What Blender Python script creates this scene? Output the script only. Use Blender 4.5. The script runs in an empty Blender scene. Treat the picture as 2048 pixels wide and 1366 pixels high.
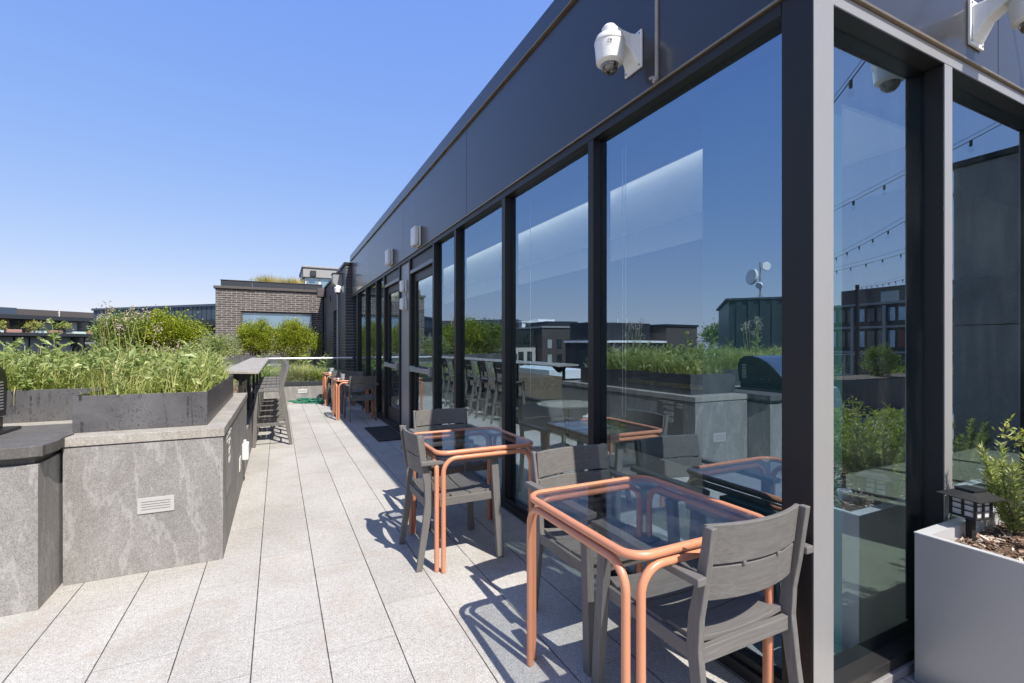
import bpy, math, random
import numpy as np
from mathutils import Vector, Matrix
R = math.radians
scene = bpy.context.scene
COL = scene.collection

# ---------------------------------------------------------------- camera, sky, sun, exposure
YAW = 26.14
cam_d = bpy.data.cameras.new('camera')
cam = bpy.data.objects.new('camera', cam_d)
COL.objects.link(cam)
cam.location = (0, 0, 1.385)
cam.rotation_euler = (R(90), 0, R(-YAW))
cam_d.sensor_width = 36
cam_d.lens = 16.763
cam_d.shift_y = 0.0044
cam_d.clip_start = 0.05
cam_d.clip_end = 4000
scene.camera = cam

SUN = Vector((0.176, -0.736, 1.0)).normalized()       # towards the sun
elev = math.asin(SUN.z)
w = bpy.data.worlds.new('World')
scene.world = w
w.use_nodes = True
wn = w.node_tree
for n in list(wn.nodes):
    wn.nodes.remove(n)
sky = wn.nodes.new('ShaderNodeTexSky')
sky.sky_type = 'NISHITA'
sky.sun_disc = False
sky.sun_elevation = elev
sky.sun_rotation = math.atan2(SUN.x, SUN.y)
sky.altitude = 100
sky.air_density = 1.0
sky.dust_density = 0.6
sky.ozone_density = 3.0
bg = wn.nodes.new('ShaderNodeBackground')
bg.inputs['Strength'].default_value = 0.15
wo = wn.nodes.new('ShaderNodeOutputWorld')
hs = wn.nodes.new('ShaderNodeHueSaturation')
hs.inputs['Hue'].default_value = 0.515
hs.inputs['Saturation'].default_value = 1.3
wn.links.new(sky.outputs[0], hs.inputs['Color'])
# film-like response of the sky: each channel compressed a little
sp_ = wn.nodes.new('ShaderNodeSeparateColor'); cb_ = wn.nodes.new('ShaderNodeCombineColor')
wn.links.new(hs.outputs[0], sp_.inputs[0])
for i, (k, p) in enumerate(((.555, .47), (.520, .40), (.605, .12))):
    pw = wn.nodes.new('ShaderNodeMath'); pw.operation = 'POWER'; pw.inputs[1].default_value = p
    ml = wn.nodes.new('ShaderNodeMath'); ml.operation = 'MULTIPLY'; ml.inputs[1].default_value = k*(.15**p)/.15
    wn.links.new(sp_.outputs[i], pw.inputs[0]); wn.links.new(pw.outputs[0], ml.inputs[0]); wn.links.new(ml.outputs[0], cb_.inputs[i])
wn.links.new(cb_.outputs[0], bg.inputs[0])
wn.links.new(bg.outputs[0], wo.inputs[0])

sl = bpy.data.lights.new('sun', 'SUN')
sl.energy = 4.5
sl.angle = R(0.5)
sl.color = (1.0, 0.955, 0.89)
so = bpy.data.objects.new('sun', sl)
COL.objects.link(so)
so.rotation_euler = SUN.to_track_quat('Z', 'Y').to_euler()
so.location = (3, -10, 20)

scene.view_settings.view_transform = 'Standard'
scene.view_settings.look = 'None'
scene.view_settings.exposure = 0.7
scene.view_settings.gamma = 1
scene.cycles.max_bounces = 10
scene.cycles.transparent_max_bounces = 24
scene.cycles.caustics_reflective = False
scene.cycles.caustics_refractive = False

# ---------------------------------------------------------------- materials
MATS = {}
class NT:
    def __init__(s, name):
        s.m = bpy.data.materials.new(name)
        s.m.use_nodes = True
        s.t = s.m.node_tree
        for n in list(s.t.nodes):
            s.t.nodes.remove(n)
        s.out = s.n('ShaderNodeOutputMaterial')
        MATS[name] = s.m
    def n(s, kind, **kw):
        x = s.t.nodes.new(kind)
        for k, v in kw.items():
            setattr(x, k, v)
        return x
    def l(s, a, b):
        s.t.links.new(a, b)
    def put(s, inp, v):
        if v is None: return
        if hasattr(v, 'is_linked') or isinstance(v, bpy.types.NodeSocket):
            s.l(v, inp)
        else:
            inp.default_value = v
    def coord(s, stretch=(1, 1, 1), kind='Object'):
        tc = s.n('ShaderNodeTexCoord')
        mp = s.n('ShaderNodeMapping')
        mp.inputs['Scale'].default_value = stretch
        s.l(tc.outputs[kind], mp.inputs[0])
        return mp.outputs[0]
    def noise(s, vec, scale, detail=4, rough=.6, dist=0):
        x = s.n('ShaderNodeTexNoise')
        s.l(vec, x.inputs['Vector'])
        x.inputs['Scale'].default_value = scale
        x.inputs['Detail'].default_value = detail
        x.inputs['Roughness'].default_value = rough
        x.inputs['Distortion'].default_value = dist
        return x.outputs[0]
    def ramp(s, fac, stops):
        x = s.n('ShaderNodeValToRGB')
        s.l(fac, x.inputs[0])
        e = x.color_ramp.elements
        while len(e) < len(stops):
            e.new(0.5)
        for k, (p, c) in enumerate(stops):
            e[k].position = p
            e[k].color = c if len(c) == 4 else (*c, 1)
        return x.outputs[0]
    def math(s, op, a, b=None, c=None):
        x = s.n('ShaderNodeMath', operation=op)
        s.put(x.inputs[0], a)
        if b is not None: s.put(x.inputs[1], b)
        if c is not None: s.put(x.inputs[2], c)
        return x.outputs[0]
    def mix(s, fac, a, b, mode='MIX'):
        x = s.n('ShaderNodeMix', data_type='RGBA', blend_type=mode)
        s.put(x.inputs[0], fac)
        s.put(x.inputs[6], (*a, 1) if isinstance(a, tuple) and len(a) == 3 else a)
        s.put(x.inputs[7], (*b, 1) if isinstance(b, tuple) and len(b) == 3 else b)
        return x.outputs[2]
    def bump(s, h, strength=.3, dist=.01, nrm=None):
        x = s.n('ShaderNodeBump')
        x.inputs['Strength'].default_value = strength
        x.inputs['Distance'].default_value = dist
        s.l(h, x.inputs['Height'])
        if nrm is not None: s.l(nrm, x.inputs['Normal'])
        return x.outputs[0]
    def bsdf(s, col, rough=.5, metal=0, nrm=None, spec=.5, coat=0):
        b = s.n('ShaderNodeBsdfPrincipled')
        s.put(b.inputs['Base Color'], (*col, 1) if isinstance(col, tuple) and len(col) == 3 else col)
        s.put(b.inputs['Roughness'], rough)
        s.put(b.inputs['Metallic'], metal)
        b.inputs['Specular IOR Level'].default_value = spec
        b.inputs['Coat Weight'].default_value = coat
        b.inputs['Coat Roughness'].default_value = .12
        if nrm is not None: s.l(nrm, b.inputs['Normal'])
        return b.outputs[0]
    def done(s, sh):
        s.l(sh, s.out.inputs[0])
        return s.m

def c4(c, k=1):
    return (c[0]*k, c[1]*k, c[2]*k, 1)

def simple(name, col, rough=.5, metal=0, var=.12, scale=3, fine=60, bump=.0, stretch=(1, 1, 1), spec=.5, dist=.004, rvar=.08, coat=0):
    t = NT(name)
    v = t.coord(stretch)
    a = t.noise(v, scale, 5)
    b = t.noise(v, fine, 3)
    f = t.math('ADD', t.math('MULTIPLY', a, .6), t.math('MULTIPLY', b, .4))
    c = t.ramp(f, [(.3, c4(col, 1-var)), (.7, c4(col, 1+var))])
    r = t.math('ADD', t.math('MULTIPLY', a, rvar*2), rough-rvar)
    n = t.bump(b, bump, dist) if bump else None
    return t.done(t.bsdf(c, r, metal, n, spec, coat))

def wood(name, axis):
    t = NT(name)
    st = [34, 34, 34]; st[axis] = 1.6
    v = t.coord(tuple(st))
    a = t.noise(v, 3.2, 7, .7, .8)
    b = t.noise(t.coord(), 5, 4)
    k = t.noise(t.coord(), 90, 2)
    c = t.ramp(a, [(.28, (.105, .098, .089)), (.5, (.148, .139, .127)), (.72, (.20, .19, .175))])
    c = t.mix(t.math('MULTIPLY', b, .5), c, (.125, .12, .112))
    chips = t.ramp(k, [(.77, (0, 0, 0)), (.80, (1, 1, 1))])
    c = t.mix(t.math('MULTIPLY', chips, .35), c, (.4, .38, .34))
    return t.done(t.bsdf(c, .62, 0, t.bump(a, .3, .001), .35))
wood('wood_x', 0); wood('wood_y', 1); wood('wood_z', 2)

def brick(name, c1, c2, mortar, axis, scale=1.0, rough=.7, spec=.3):
    t = NT(name)
    tc = t.n('ShaderNodeTexCoord')
    sx = t.n('ShaderNodeSeparateXYZ'); t.l(tc.outputs['Object'], sx.inputs[0])
    cx = t.n('ShaderNodeCombineXYZ')
    t.l(sx.outputs[axis], cx.inputs[0]); t.l(sx.outputs[2], cx.inputs[1])
    b = t.n('ShaderNodeTexBrick')
    t.l(cx.outputs[0], b.inputs[0])
    b.inputs['Color1'].default_value = c4(c1); b.inputs['Color2'].default_value = c4(c2)
    b.inputs['Mortar'].default_value = c4(mortar)
    b.inputs['Scale'].default_value = scale
    b.inputs['Mortar Size'].default_value = .0075
    b.inputs['Mortar Smooth'].default_value = .2
    b.inputs['Bias'].default_value = -.1
    b.inputs['Brick Width'].default_value = .30
    b.inputs['Row Height'].default_value = .079
    n = t.noise(tc.outputs['Object'], 24, 4)
    c = t.mix(.75, b.outputs[0], t.ramp(n, [(.3, (.6, .6, .6)), (.7, (1.5, 1.45, 1.4))]), 'MULTIPLY')
    nb = t.bump(b.outputs['Fac'], -.6, .006)
    nb = t.bump(n, .3, .004, nb)
    return t.done(t.bsdf(c, rough, 0, nb, spec))
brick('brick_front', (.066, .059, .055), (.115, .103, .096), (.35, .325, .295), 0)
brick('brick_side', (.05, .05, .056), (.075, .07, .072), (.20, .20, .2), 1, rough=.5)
brick('brick_pale', (.06, .055, .05), (.11, .1, .09), (.5, .48, .45), 1)

def paver():
    t = NT('granite_paver')
    tc = t.n('ShaderNodeTexCoord')
    o = tc.outputs['Object']
    sx = t.n('ShaderNodeSeparateXYZ'); t.l(o, sx.inputs[0])
    u = t.math('DIVIDE', t.math('ADD', sx.outputs[0], .1025), .305)
    ui = t.math('FLOOR', u)
    odd = t.math('MODULO', t.math('ABSOLUTE', ui), 2.0)
    v = t.math('DIVIDE', t.math('ADD', sx.outputs[1], t.math('ADD', t.math('MULTIPLY', odd, .305), -2.6)), .915)
    vi = t.math('FLOOR', v)
    fu = t.math('FRACT', u); fv = t.math('FRACT', v)
    du = t.math('MULTIPLY', t.math('MINIMUM', fu, t.math('SUBTRACT', 1.0, fu)), .305)
    dv = t.math('MULTIPLY', t.math('MINIMUM', fv, t.math('SUBTRACT', 1.0, fv)), .915)
    wob = t.math('MULTIPLY', t.noise(o, 9, 3), .0028)
    ju = t.math('LESS_THAN', du, t.math('ADD', wob, .0012))
    jv = t.math('LESS_THAN', dv, .0012)
    j = t.math('MAXIMUM', ju, t.math('MULTIPLY', jv, .62))
    cc = t.n('ShaderNodeCombineXYZ'); t.l(ui, cc.inputs[0]); t.l(vi, cc.inputs[1])
    wn_ = t.n('ShaderNodeTexWhiteNoise', noise_dimensions='2D'); t.l(cc.outputs[0], wn_.inputs['Vector'])
    sp = t.noise(o, 150, 4, .8)
    sp2 = t.noise(o, 38, 4, .75)
    big = t.noise(o, 1.3, 5, .6, .6)
    stain = t.noise(o, 2.1, 7, .7, 1.4)
    c = t.ramp(sp, [(.32, (.12, .115, .105)), (.45, (.36, .345, .315)), (.56, (.475, .455, .42)), (.70, (.68, .655, .61))])
    c = t.mix(.5, c, t.ramp(sp2, [(.34, (.70, .695, .69)), (.66, (1.24, 1.24, 1.24))]), 'MULTIPLY')
    c = t.mix(1.0, c, t.ramp(big, [(.25, (.82, .81, .79)), (.65, (1.04, 1.04, 1.04))]), 'MULTIPLY')
    c = t.mix(t.ramp(stain, [(.52, (0, 0, 0)), (.72, (.6, .6, .6))]), c, (.33, .265, .20))
    tone = t.math('ADD', t.math('MULTIPLY', wn_.outputs[0], .10), .95)
    tv = t.n('ShaderNodeCombineXYZ')
    for i in range(3): t.l(tone, tv.inputs[i])
    c = t.mix(1.0, c, tv.outputs[0], 'MULTIPLY')
    c = t.mix(j, c, (.05, .045, .04))
    h = t.math('SUBTRACT', t.math('MULTIPLY', sp, .12), j)
    return t.done(t.bsdf(c, .72, 0, t.bump(h, .5, .004), .3))
paver()

def stone(name, base, vein, axis=0, darker=1.0):
    t = NT(name)
    o = t.coord()
    d = t.noise(t.coord((1, 1, .55)), 2.6, 5, .6, 1.6)
    ve = t.n('ShaderNodeTexWave', wave_type='BANDS', bands_direction='DIAGONAL')
    t.l(t.coord((1.3, 1.3, .35)), ve.inputs['Vector'])
    ve.inputs['Scale'].default_value = 2.2; ve.inputs['Distortion'].default_value = 14
    ve.inputs['Detail'].default_value = 5; ve.inputs['Detail Scale'].default_value = 1.6; ve.inputs['Detail Roughness'].default_value = .65
    sp = t.noise(o, 240, 3, .7)
    sp2 = t.noise(o, 60, 3, .7)
    c = t.ramp(sp, [(.33, c4(base, .6)), (.5, c4(base, .97)), (.7, c4(base, 1.35))])
    c = t.mix(.6, c, t.ramp(sp2, [(.3, (.8, .8, .8)), (.7, (1.2, 1.2, 1.2))]), 'MULTIPLY')
    c = t.mix(1.0, c, t.ramp(d, [(.3, (.80, .79, .77)), (.7, (1.14, 1.14, 1.14))]), 'MULTIPLY')
    c = t.mix(t.ramp(ve.outputs[1], [(.82, (0, 0, 0)), (1.0, (.20, .20, .20))]), c, vein)
    return t.done(t.bsdf(c, .66, 0, t.bump(t.math('ADD', sp2, ve.outputs[1]), .25, .002), .35))
stone('granite_wall', (.252, .241, .226), (.55, .54, .52))
stone('granite_cap', (.33, .305, .265), (.5, .49, .46))
stone('dark_slab', (.115, .108, .10), (.20, .19, .18))
stone('chimney_stone', (.30, .31, .30), (.25, .25, .25))

def steel():
    t = NT('blackened_steel')
    o = t.coord()
    a = t.noise(o, 2.2, 6, .65, .8)
    drips = t.noise(t.coord((14, 14, .5)), 2.4, 5, .7, .25)
    spk = t.noise(o, 90, 4, .7)
    blot = t.noise(o, 5, 5, .65, .4)
    c = t.ramp(a, [(.3, (.09, .088, .09)), (.7, (.20, .195, .192))])
    c = t.mix(t.math('MULTIPLY', t.ramp(drips, [(.56, (0, 0, 0)), (.66, (.9, .9, .9))]), t.ramp(t.noise(t.coord((1, 1, 2)), 4.5, 3), [(.50, (0, 0, 0)), (.58, (1, 1, 1))])), c, (.02, .02, .023))
    m = t.math('MULTIPLY', t.ramp(spk, [(.56, (0, 0, 0)), (.64, (1, 1, 1))]), t.ramp(blot, [(.42, (0, 0, 0)), (.55, (.9, .9, .9))]))
    c = t.mix(m, c, (.03, .03, .033))
    return t.done(t.bsdf(c, t.math('ADD', t.math('MULTIPLY', a, .2), .32), .45, t.bump(spk, .06, .001), .5))
steel()

def glass(name, tint, ior, rough=0.0, dirt=.03, refl=(1, 1, 1), warp=0):
    t = NT(name)
    tr = t.n('ShaderNodeBsdfTransparent'); tr.inputs[0].default_value = c4(tint)
    gl = t.n('ShaderNodeBsdfGlossy'); gl.inputs['Color'].default_value = c4(refl); gl.inputs['Roughness'].default_value = rough
    if warp: t.l(t.bump(t.noise(t.coord(), .9, 1), warp, .02), gl.inputs['Normal'])
    df = t.n('ShaderNodeBsdfDiffuse'); df.inputs[0].default_value = (.5, .5, .5, 1)
    fr = t.n('ShaderNodeFresnel'); fr.inputs['IOR'].default_value = ior
    ge = t.n('ShaderNodeNewGeometry')
    f = t.math('MULTIPLY', fr.outputs[0], t.math('SUBTRACT', 1.0, ge.outputs['Backfacing']))
    m = t.n('ShaderNodeMixShader'); t.l(f, m.inputs[0]); t.l(tr.outputs[0], m.inputs[1]); t.l(gl.outputs[0], m.inputs[2])
    d = t.ramp(t.noise(t.coord((1, 1, .25)), 9, 6, .7), [(.45, (0, 0, 0)), (.8, (dirt, dirt, dirt))])
    m2 = t.n('ShaderNodeMixShader'); t.l(d, m2.inputs[0]); t.l(m.outputs[0], m2.inputs[1]); t.l(df.outputs[0], m2.inputs[2])
    return t.done(m2.outputs[0])
glass('facade_glass', (.80, .87, .86), 4.9, 0, .02, (.64, .83, 1.0), .06)
glass('rail_glass', (.93, .97, .955), 1.45, 0, .05)
glass('table_glass', (.78, .80, .81), 1.46, 0, .05)
glass('window_glass', (.30, .36, .38), 2.2)
glass('bulb_glass', (.93, .95, .95), 1.35, 0, 0)

simple('dark_metal', (.023, .0215, .0205), .40, 0, .1, 1.2, 300, spec=.3)  # also serves as the shaded tone of the pavilion's anodised frames
simple('fascia_metal', (.060, .057, .060), .44, .7, .12, 1.6, 200, rvar=.03, coat=.5)
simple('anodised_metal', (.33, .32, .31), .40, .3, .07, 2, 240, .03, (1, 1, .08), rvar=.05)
simple('silver_paint', (.36, .36, .375), .42, .55, .04, 2, 240)
simple('rim_metal', (.62, .62, .61), .4, .3, .06, 5, 200)
simple('bronze_trim', (.30, .235, .155), .38, .7, .25, 6, 80)
simple('sealant', (.33, .29, .25), .6, 0, .2, 8, 100)
simple('interior_dark', (.03, .032, .034), .6)
simple('interior_wall', (.05, .14, .13), .7)
simple('interior_white', (.80, .80, .79), .8, 0, .03)
simple('interior_ceiling', (.12, .125, .14), .8, 0, .03)
simple('interior_floor', (.38, .37, .33), .45, 0, .2, 2, 30)
simple('black_rubber', (.02, .02, .02), .75, 0, .3, 20, 200, .4)
simple('mat_fibre', (.035, .028, .024), .95, 0, .3, 20, 300, .6)
simple('white_plastic', (.80, .79, .75), .38, 0, .05, 6, 60)
simple('cream_plastic', (.66, .65, .59), .42, 0, .07, 6, 60)
simple('orange_coat', (.57, .235, .125), .34, 0, .05, 8, 200)
simple('hose_green', (.015, .15, .085), .4, 0, .2, 30, 100)
simple('plate_grey', (.40, .39, .37), .5, 0, .05, 6, 60)
simple('concrete', (.42, .41, .39), .8, 0, .12, 2, 60, .2)
simple('roof_gravel', (.25, .24, .23), .9, 0, .25, 3, 80, .3)
simple('stem_green', (.16, .21, .06), .6)
simple('stem_brown', (.13, .10, .07), .8, 0, .2, 8, 60, .4)
simple('seed_head', (.42, .33, .28), .85, 0, .3, 30, 80)
simple('grey_pot', (.33, .34, .35), .6)
simple('screw_metal', (.3, .3, .3), .3, .9)
simple('sticker_ink', (.12, .12, .12), .6)
simple('brass', (.6, .45, .2), .25, 1)
simple('grill_steel', (.05, .05, .052), .3, .6)
simple('grill_panel', (.42, .41, .39), .22, .95, .06, 3, 100)
simple('lantern_pane', (.62, .62, .60), .35, 0, .03)
simple('cushion', (.60, .60, .58), .9, 0, .06, 10, 200, .3)
simple('oak', (.40, .24, .12), .5, 0, .2, 6, 40, .1, (1, 1, 8))
simple('sign_plate', (.17, .155, .135), .4, .3)
simple('sign_ink', (.55, .54, .50), .6)
simple('ground', (.11, .12, .08), .95, 0, .35, .02, .4)
simple('antenna_white', (.75, .75, .75), .5)
simple('blue_cladding', (.075, .105, .145), .42, .35, .1, .05, 3)
simple('charcoal_cladding', (.032, .036, .042), .55, .2, .1, .1, 3)
simple('brown_cladding', (.085, .072, .066), .6, 0, .1, .1, 3)
simple('grey_cladding', (.30, .30, .295), .6, 0, .04, .1, 3)
simple('beige_render', (.52, .48, .42), .8, 0, .05, .1, 3)
simple('white_render', (.78, .78, .77), .7, 0, .04, .1, 3)
simple('amber_panel', (.26, .15, .035), .4, 0, .4, 1.2, 4)
simple('pale_blind', (.36, .39, .37), .6, 0, .12, .4, 3)
simple('flower_pink', (.48, .25, .2), .8, 0, .3, 3, 9)
simple('rust_panel', (.22, .06, .035), .6, 0, .2, 1, 4)

def farglass():
    t = NT('far_window')
    n = t.noise(t.coord(), .7, 3)
    c = t.ramp(n, [(.35, (.012, .016, .018)), (.7, (.06, .075, .075))])
    return t.done(t.bsdf(c, .12, 0, None, .9))
farglass()
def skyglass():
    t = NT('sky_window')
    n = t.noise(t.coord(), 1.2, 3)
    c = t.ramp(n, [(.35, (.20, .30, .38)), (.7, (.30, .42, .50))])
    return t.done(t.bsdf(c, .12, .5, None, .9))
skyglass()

def corr():
    t = NT('corrugated_metal')
    return t.done(t.bsdf((.035, .045, .05), .4, .4, None, .5))
corr()

def mulch():
    t = NT('mulch')
    o = t.coord((1, 2.4, 1))
    v = t.n('ShaderNodeTexVoronoi'); t.l(o, v.inputs['Vector']); v.inputs['Scale'].default_value = 55; v.inputs['Randomness'].default_value = 1
    c = t.ramp(t.math('FRACT', t.math('MULTIPLY', v.outputs['Color'], 1.0)), [(.1, (.08, .05, .03)), (.45, (.2, .13, .085)), (.75, (.36, .27, .2)), (1, (.55, .48, .4))])
    return t.done(t.bsdf(c, .9, 0, t.bump(v.outputs['Distance'], .9, .02), .2))
mulch()
def chipmat():
    t = NT('bark_chip')
    g = t.n('ShaderNodeNewGeometry')
    c = t.ramp(g.outputs['Random Per Island'], [(0, (.07, .04, .025)), (.4, (.19, .12, .08)), (.75, (.36, .26, .19)), (1, (.6, .54, .46))])
    return t.done(t.bsdf(c, .85, 0, None, .2))
chipmat()

def leaf(name, c1, c2, c3, trans=.35, rough=.45, patch=3.0):
    t = NT(name)
    g = t.n('ShaderNodeNewGeometry')
    c = t.ramp(g.outputs['Random Per Island'], [(0, c1), (.55, c2), (1, c3)])
    pn = t.noise(t.coord(), patch, 3)
    c = t.mix(1.0, c, t.ramp(pn, [(.3, (.72, .80, .7)), (.7, (1.22, 1.15, 1.1))]), 'MULTIPLY')
    b = t.n('ShaderNodeBsdfPrincipled'); t.l(c, b.inputs['Base Color'])
    b.inputs['Roughness'].default_value = rough
    b.inputs['Specular IOR Level'].default_value = .4
    tl = t.n('ShaderNodeBsdfTranslucent')
    t.l(t.mix(1.0, c, (1.15, 1.2, .6), 'MULTIPLY'), tl.inputs[0])
    m = t.n('ShaderNodeMixShader'); m.inputs[0].default_value = trans
    t.l(b.outputs[0], m.inputs[1]); t.l(tl.outputs[0], m.inputs[2])
    return t.done(m.outputs[0])
leaf('grass_leaf', (.24, .30, .07), (.42, .46, .15), (.62, .60, .30), .45)
leaf('weed_leaf', (.18, .25, .08), (.34, .40, .15), (.52, .54, .28))
leaf('shrub_leaf', (.085, .14, .03), (.19, .26, .06), (.38, .42, .15))
leaf('clipped_leaf', (.13, .18, .01), (.28, .33, .025), (.46, .48, .07))
leaf('pale_leaf', (.20, .26, .09), (.32, .38, .15), (.50, .52, .27))
leaf('straw_leaf', (.34, .34, .12), (.48, .46, .18), (.60, .52, .25))
leaf('yellow_leaf', (.45, .36, .08), (.6, .48, .12), (.7, .58, .22))
leaf('rosemary_leaf', (.20, .26, .09), (.38, .43, .18), (.60, .60, .34))
leaf('dill_leaf', (.28, .34, .08), (.45, .48, .13), (.62, .60, .26))
leaf('dark_red_leaf', (.05, .012, .012), (.1, .03, .02), (.15, .06, .04))
leaf('blossom', (.6, .56, .5), (.7, .66, .6), (.8, .7, .6), .2)

# ---------------------------------------------------------------- mesh helpers
def X(m, v):
    return m @ Vector(v)
class MB:
    def __init__(s):
        s.v = []; s.f = []
    def add(s, vs, fs, m=None):
        b = len(s.v)
        s.v += [tuple(m @ Vector(p)) for p in vs] if m is not None else [tuple(p) for p in vs]
        s.f += [tuple(b+i for i in f) for f in fs]
        return s
    def box(s, x0, x1, y0, y1, z0, z1, m=None):
        vs = [(x0, y0, z0), (x1, y0, z0), (x1, y1, z0), (x0, y1, z0), (x0, y0, z1), (x1, y0, z1), (x1, y1, z1), (x0, y1, z1)]
        return s.add(vs, [(3, 2, 1, 0), (4, 5, 6, 7), (0, 1, 5, 4), (1, 2, 6, 5), (2, 3, 7, 6), (3, 0, 4, 7)], m)
    def prism(s, poly, h0, h1, axis=2, m=None):
        # poly: counter-clockwise 2D outline; extruded along axis
        n = len(poly)
        def p(a, b, h):
            return (a, b, h) if axis == 2 else ((h, a, b) if axis == 0 else (b, h, a))
        vs = [p(a, b, h0) for a, b in poly] + [p(a, b, h1) for a, b in poly]
        fs = [tuple(range(n-1, -1, -1)), tuple(range(n, 2*n))] + [(i, (i+1) % n, n+(i+1) % n, n+i) for i in range(n)]
        return s.add(vs, fs, m)
    def beam(s, a, b, wx, wy, up=(0, 0, 1), wx2=None, wy2=None):
        a = Vector(a); b = Vector(b); d = (b-a).normalized()
        u = Vector(up)
        sx = d.cross(u)
        if sx.length < 1e-4: sx = Vector((1, 0, 0))
        sx.normalize(); sy = sx.cross(d).normalized()
        wx2 = wx if wx2 is None else wx2; wy2 = wy if wy2 is None else wy2
        vs = []
        for q, (p, q1, q2) in enumerate(((a, wx, wy), (b, wx2, wy2))):
            for i, j in ((-1, -1), (1, -1), (1, 1), (-1, 1)):
                vs.append(p + sx*i*q1/2 + sy*j*q2/2)
        return s.add(vs, [(3, 2, 1, 0), (4, 5, 6, 7), (0, 1, 5, 4), (1, 2, 6, 5), (2, 3, 7, 6), (3, 0, 4, 7)])
    def tube(s, pts, r, n=10, closed=False, r2=None):
        pts = [Vector(p) for p in pts]
        N = len(pts); rings = []
        prev = None
        for i, p in enumerate(pts):
            if closed:
                d = (pts[(i+1) % N]-pts[i-1]).normalized()
            else:
                d = (pts[min(i+1, N-1)]-pts[max(i-1, 0)]).normalized()
            if prev is None:
                u = d.cross(Vector((0, 0, 1)))
                if u.length < .05: u = d.cross(Vector((1, 0, 0)))
            else:
                u = prev-d*prev.dot(d)
            u.normalize(); prev = u
            w_ = d.cross(u)
            rr = r if r2 is None else r+(r2-r)*i/max(1, N-1)
            rings.append([p+(u*math.cos(2*math.pi*k/n)+w_*math.sin(2*math.pi*k/n))*rr for k in range(n)])
        b = len(s.v)
        for g in rings: s.v += [tuple(q) for q in g]
        M = N if closed else N-1
        for i in range(M):
            j = (i+1) % N
            for k in range(n):
                s.f.append((b+i*n+k, b+i*n+(k+1) % n, b+j*n+(k+1) % n, b+j*n+k))
        if not closed:
            s.f.append(tuple(b+k for k in range(n-1, -1, -1)))
            s.f.append(tuple(b+(N-1)*n+k for k in range(n)))
        return s
    def lathe(s, prof, c=(0, 0, 0), n=24, m=None):
        # prof: (r, z) from bottom to top
        vs = []; fs = []
        for r, z in prof:
            for k in range(n):
                a = 2*math.pi*k/n
                vs.append((c[0]+r*math.cos(a), c[1]+r*math.sin(a), c[2]+z))
        for i in range(len(prof)-1):
            for k in range(n):
                fs.append((i*n+k, i*n+(k+1) % n, (i+1)*n+(k+1) % n, (i+1)*n+k))
        fs.append(tuple(range(n-1, -1, -1)))
        q = (len(prof)-1)*n
        fs.append(tuple(range(q, q+n)))
        return s.add(vs, fs, m)
    def grid(s, fn, nu, nv, thick=None):
        """closed sheet: fn(u,v)->top point; thick: offset vector to the underside"""
        T = [[Vector(fn(i/nu, j/nv)) for j in range(nv+1)] for i in range(nu+1)]
        b = len(s.v)
        W_ = nv+1
        for row in T: s.v += [tuple(p) for p in row]
        for i in range(nu):
            for j in range(nv):
                s.f.append((b+i*W_+j, b+(i+1)*W_+j, b+(i+1)*W_+j+1, b+i*W_+j+1))
        if thick is not None:
            th = Vector(thick)
            c = len(s.v)
            for row in T: s.v += [tuple(p+th) for p in row]
            for i in range(nu):
                for j in range(nv):
                    s.f.append((c+i*W_+j, c+i*W_+j+1, c+(i+1)*W_+j+1, c+(i+1)*W_+j))
            edge = [(i, 0) for i in range(nu)]+[(nu, j) for j in range(nv)]+[(i, nv) for i in range(nu, 0, -1)]+[(0, j) for j in range(nv, 0, -1)]
            for k in range(len(edge)):
                p, q = edge[k], edge[(k+1) % len(edge)]
                s.f.append((b+p[0]*W_+p[1], c+p[0]*W_+p[1], c+q[0]*W_+q[1], b+q[0]*W_+q[1]))
        return s
    def arr(s, V, Fc):
        b = len(s.v)
        s.v += [tuple(p) for p in V.tolist()]
        s.f += [tuple(r) for r in (Fc+b).tolist()]
        return s
    def build(s, name, mat, parent=None, world=True, bevel=0, smooth=False, origin=None, seg=2):
        me = bpy.data.meshes.new(name)
        off = Vector((0, 0, 0))
        if parent is not None and world:
            off = parent_world(parent)
        elif parent is None:
            if origin is not None: off = Vector(origin)
        vs = [tuple(Vector(p)-off) for p in s.v] if off.length else s.v
        me.from_pydata(vs, [], s.f)
        me.materials.append(MATS[mat])
        me.update()
        o = bpy.data.objects.new(name, me)
        COL.objects.link(o)
        if parent is not None: o.parent = parent
        else: o.location = off
        if smooth:
            for p in me.polygons: p.use_smooth = True
            me.set_sharp_from_angle(angle=R(40))
        if bevel:
            md = o.modifiers.new('edge', 'BEVEL'); md.width = bevel; md.segments = seg; md.limit_method = 'ANGLE'; md.angle_limit = R(35)
            md.harden_normals = False
        return o

def parent_world(p):
    v = Vector((0, 0, 0))
    while p is not None:
        v += p.location; p = p.parent
    return v
def tag(o, label=None, cat=None, group=None, kind=None):
    if label: o['label'] = label
    if cat: o['category'] = cat
    if group: o['group'] = group
    if kind: o['kind'] = kind
    return o
def thing(name, loc, label, cat, group=None, rz=0):
    o = bpy.data.objects.new(name, None)
    o.empty_display_size = .1
    o.location = loc; o.rotation_euler = (0, 0, rz)
    COL.objects.link(o)
    return tag(o, label, cat, group)
def copy_tree(o, parent=None):
    c = o.copy(); COL.objects.link(c)
    if parent is not None: c.parent = parent
    for ch in list(o.children): copy_tree(ch, c)
    return c
def B(*a): return MB().box(*a)
def arc(c, r, a0, a1, n, ax1, ax2):
    c = Vector(c); ax1 = Vector(ax1); ax2 = Vector(ax2)
    return [c+ax1*r*math.cos(a0+(a1-a0)*i/n)+ax2*r*math.sin(a0+(a1-a0)*i/n) for i in range(n+1)]

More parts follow.
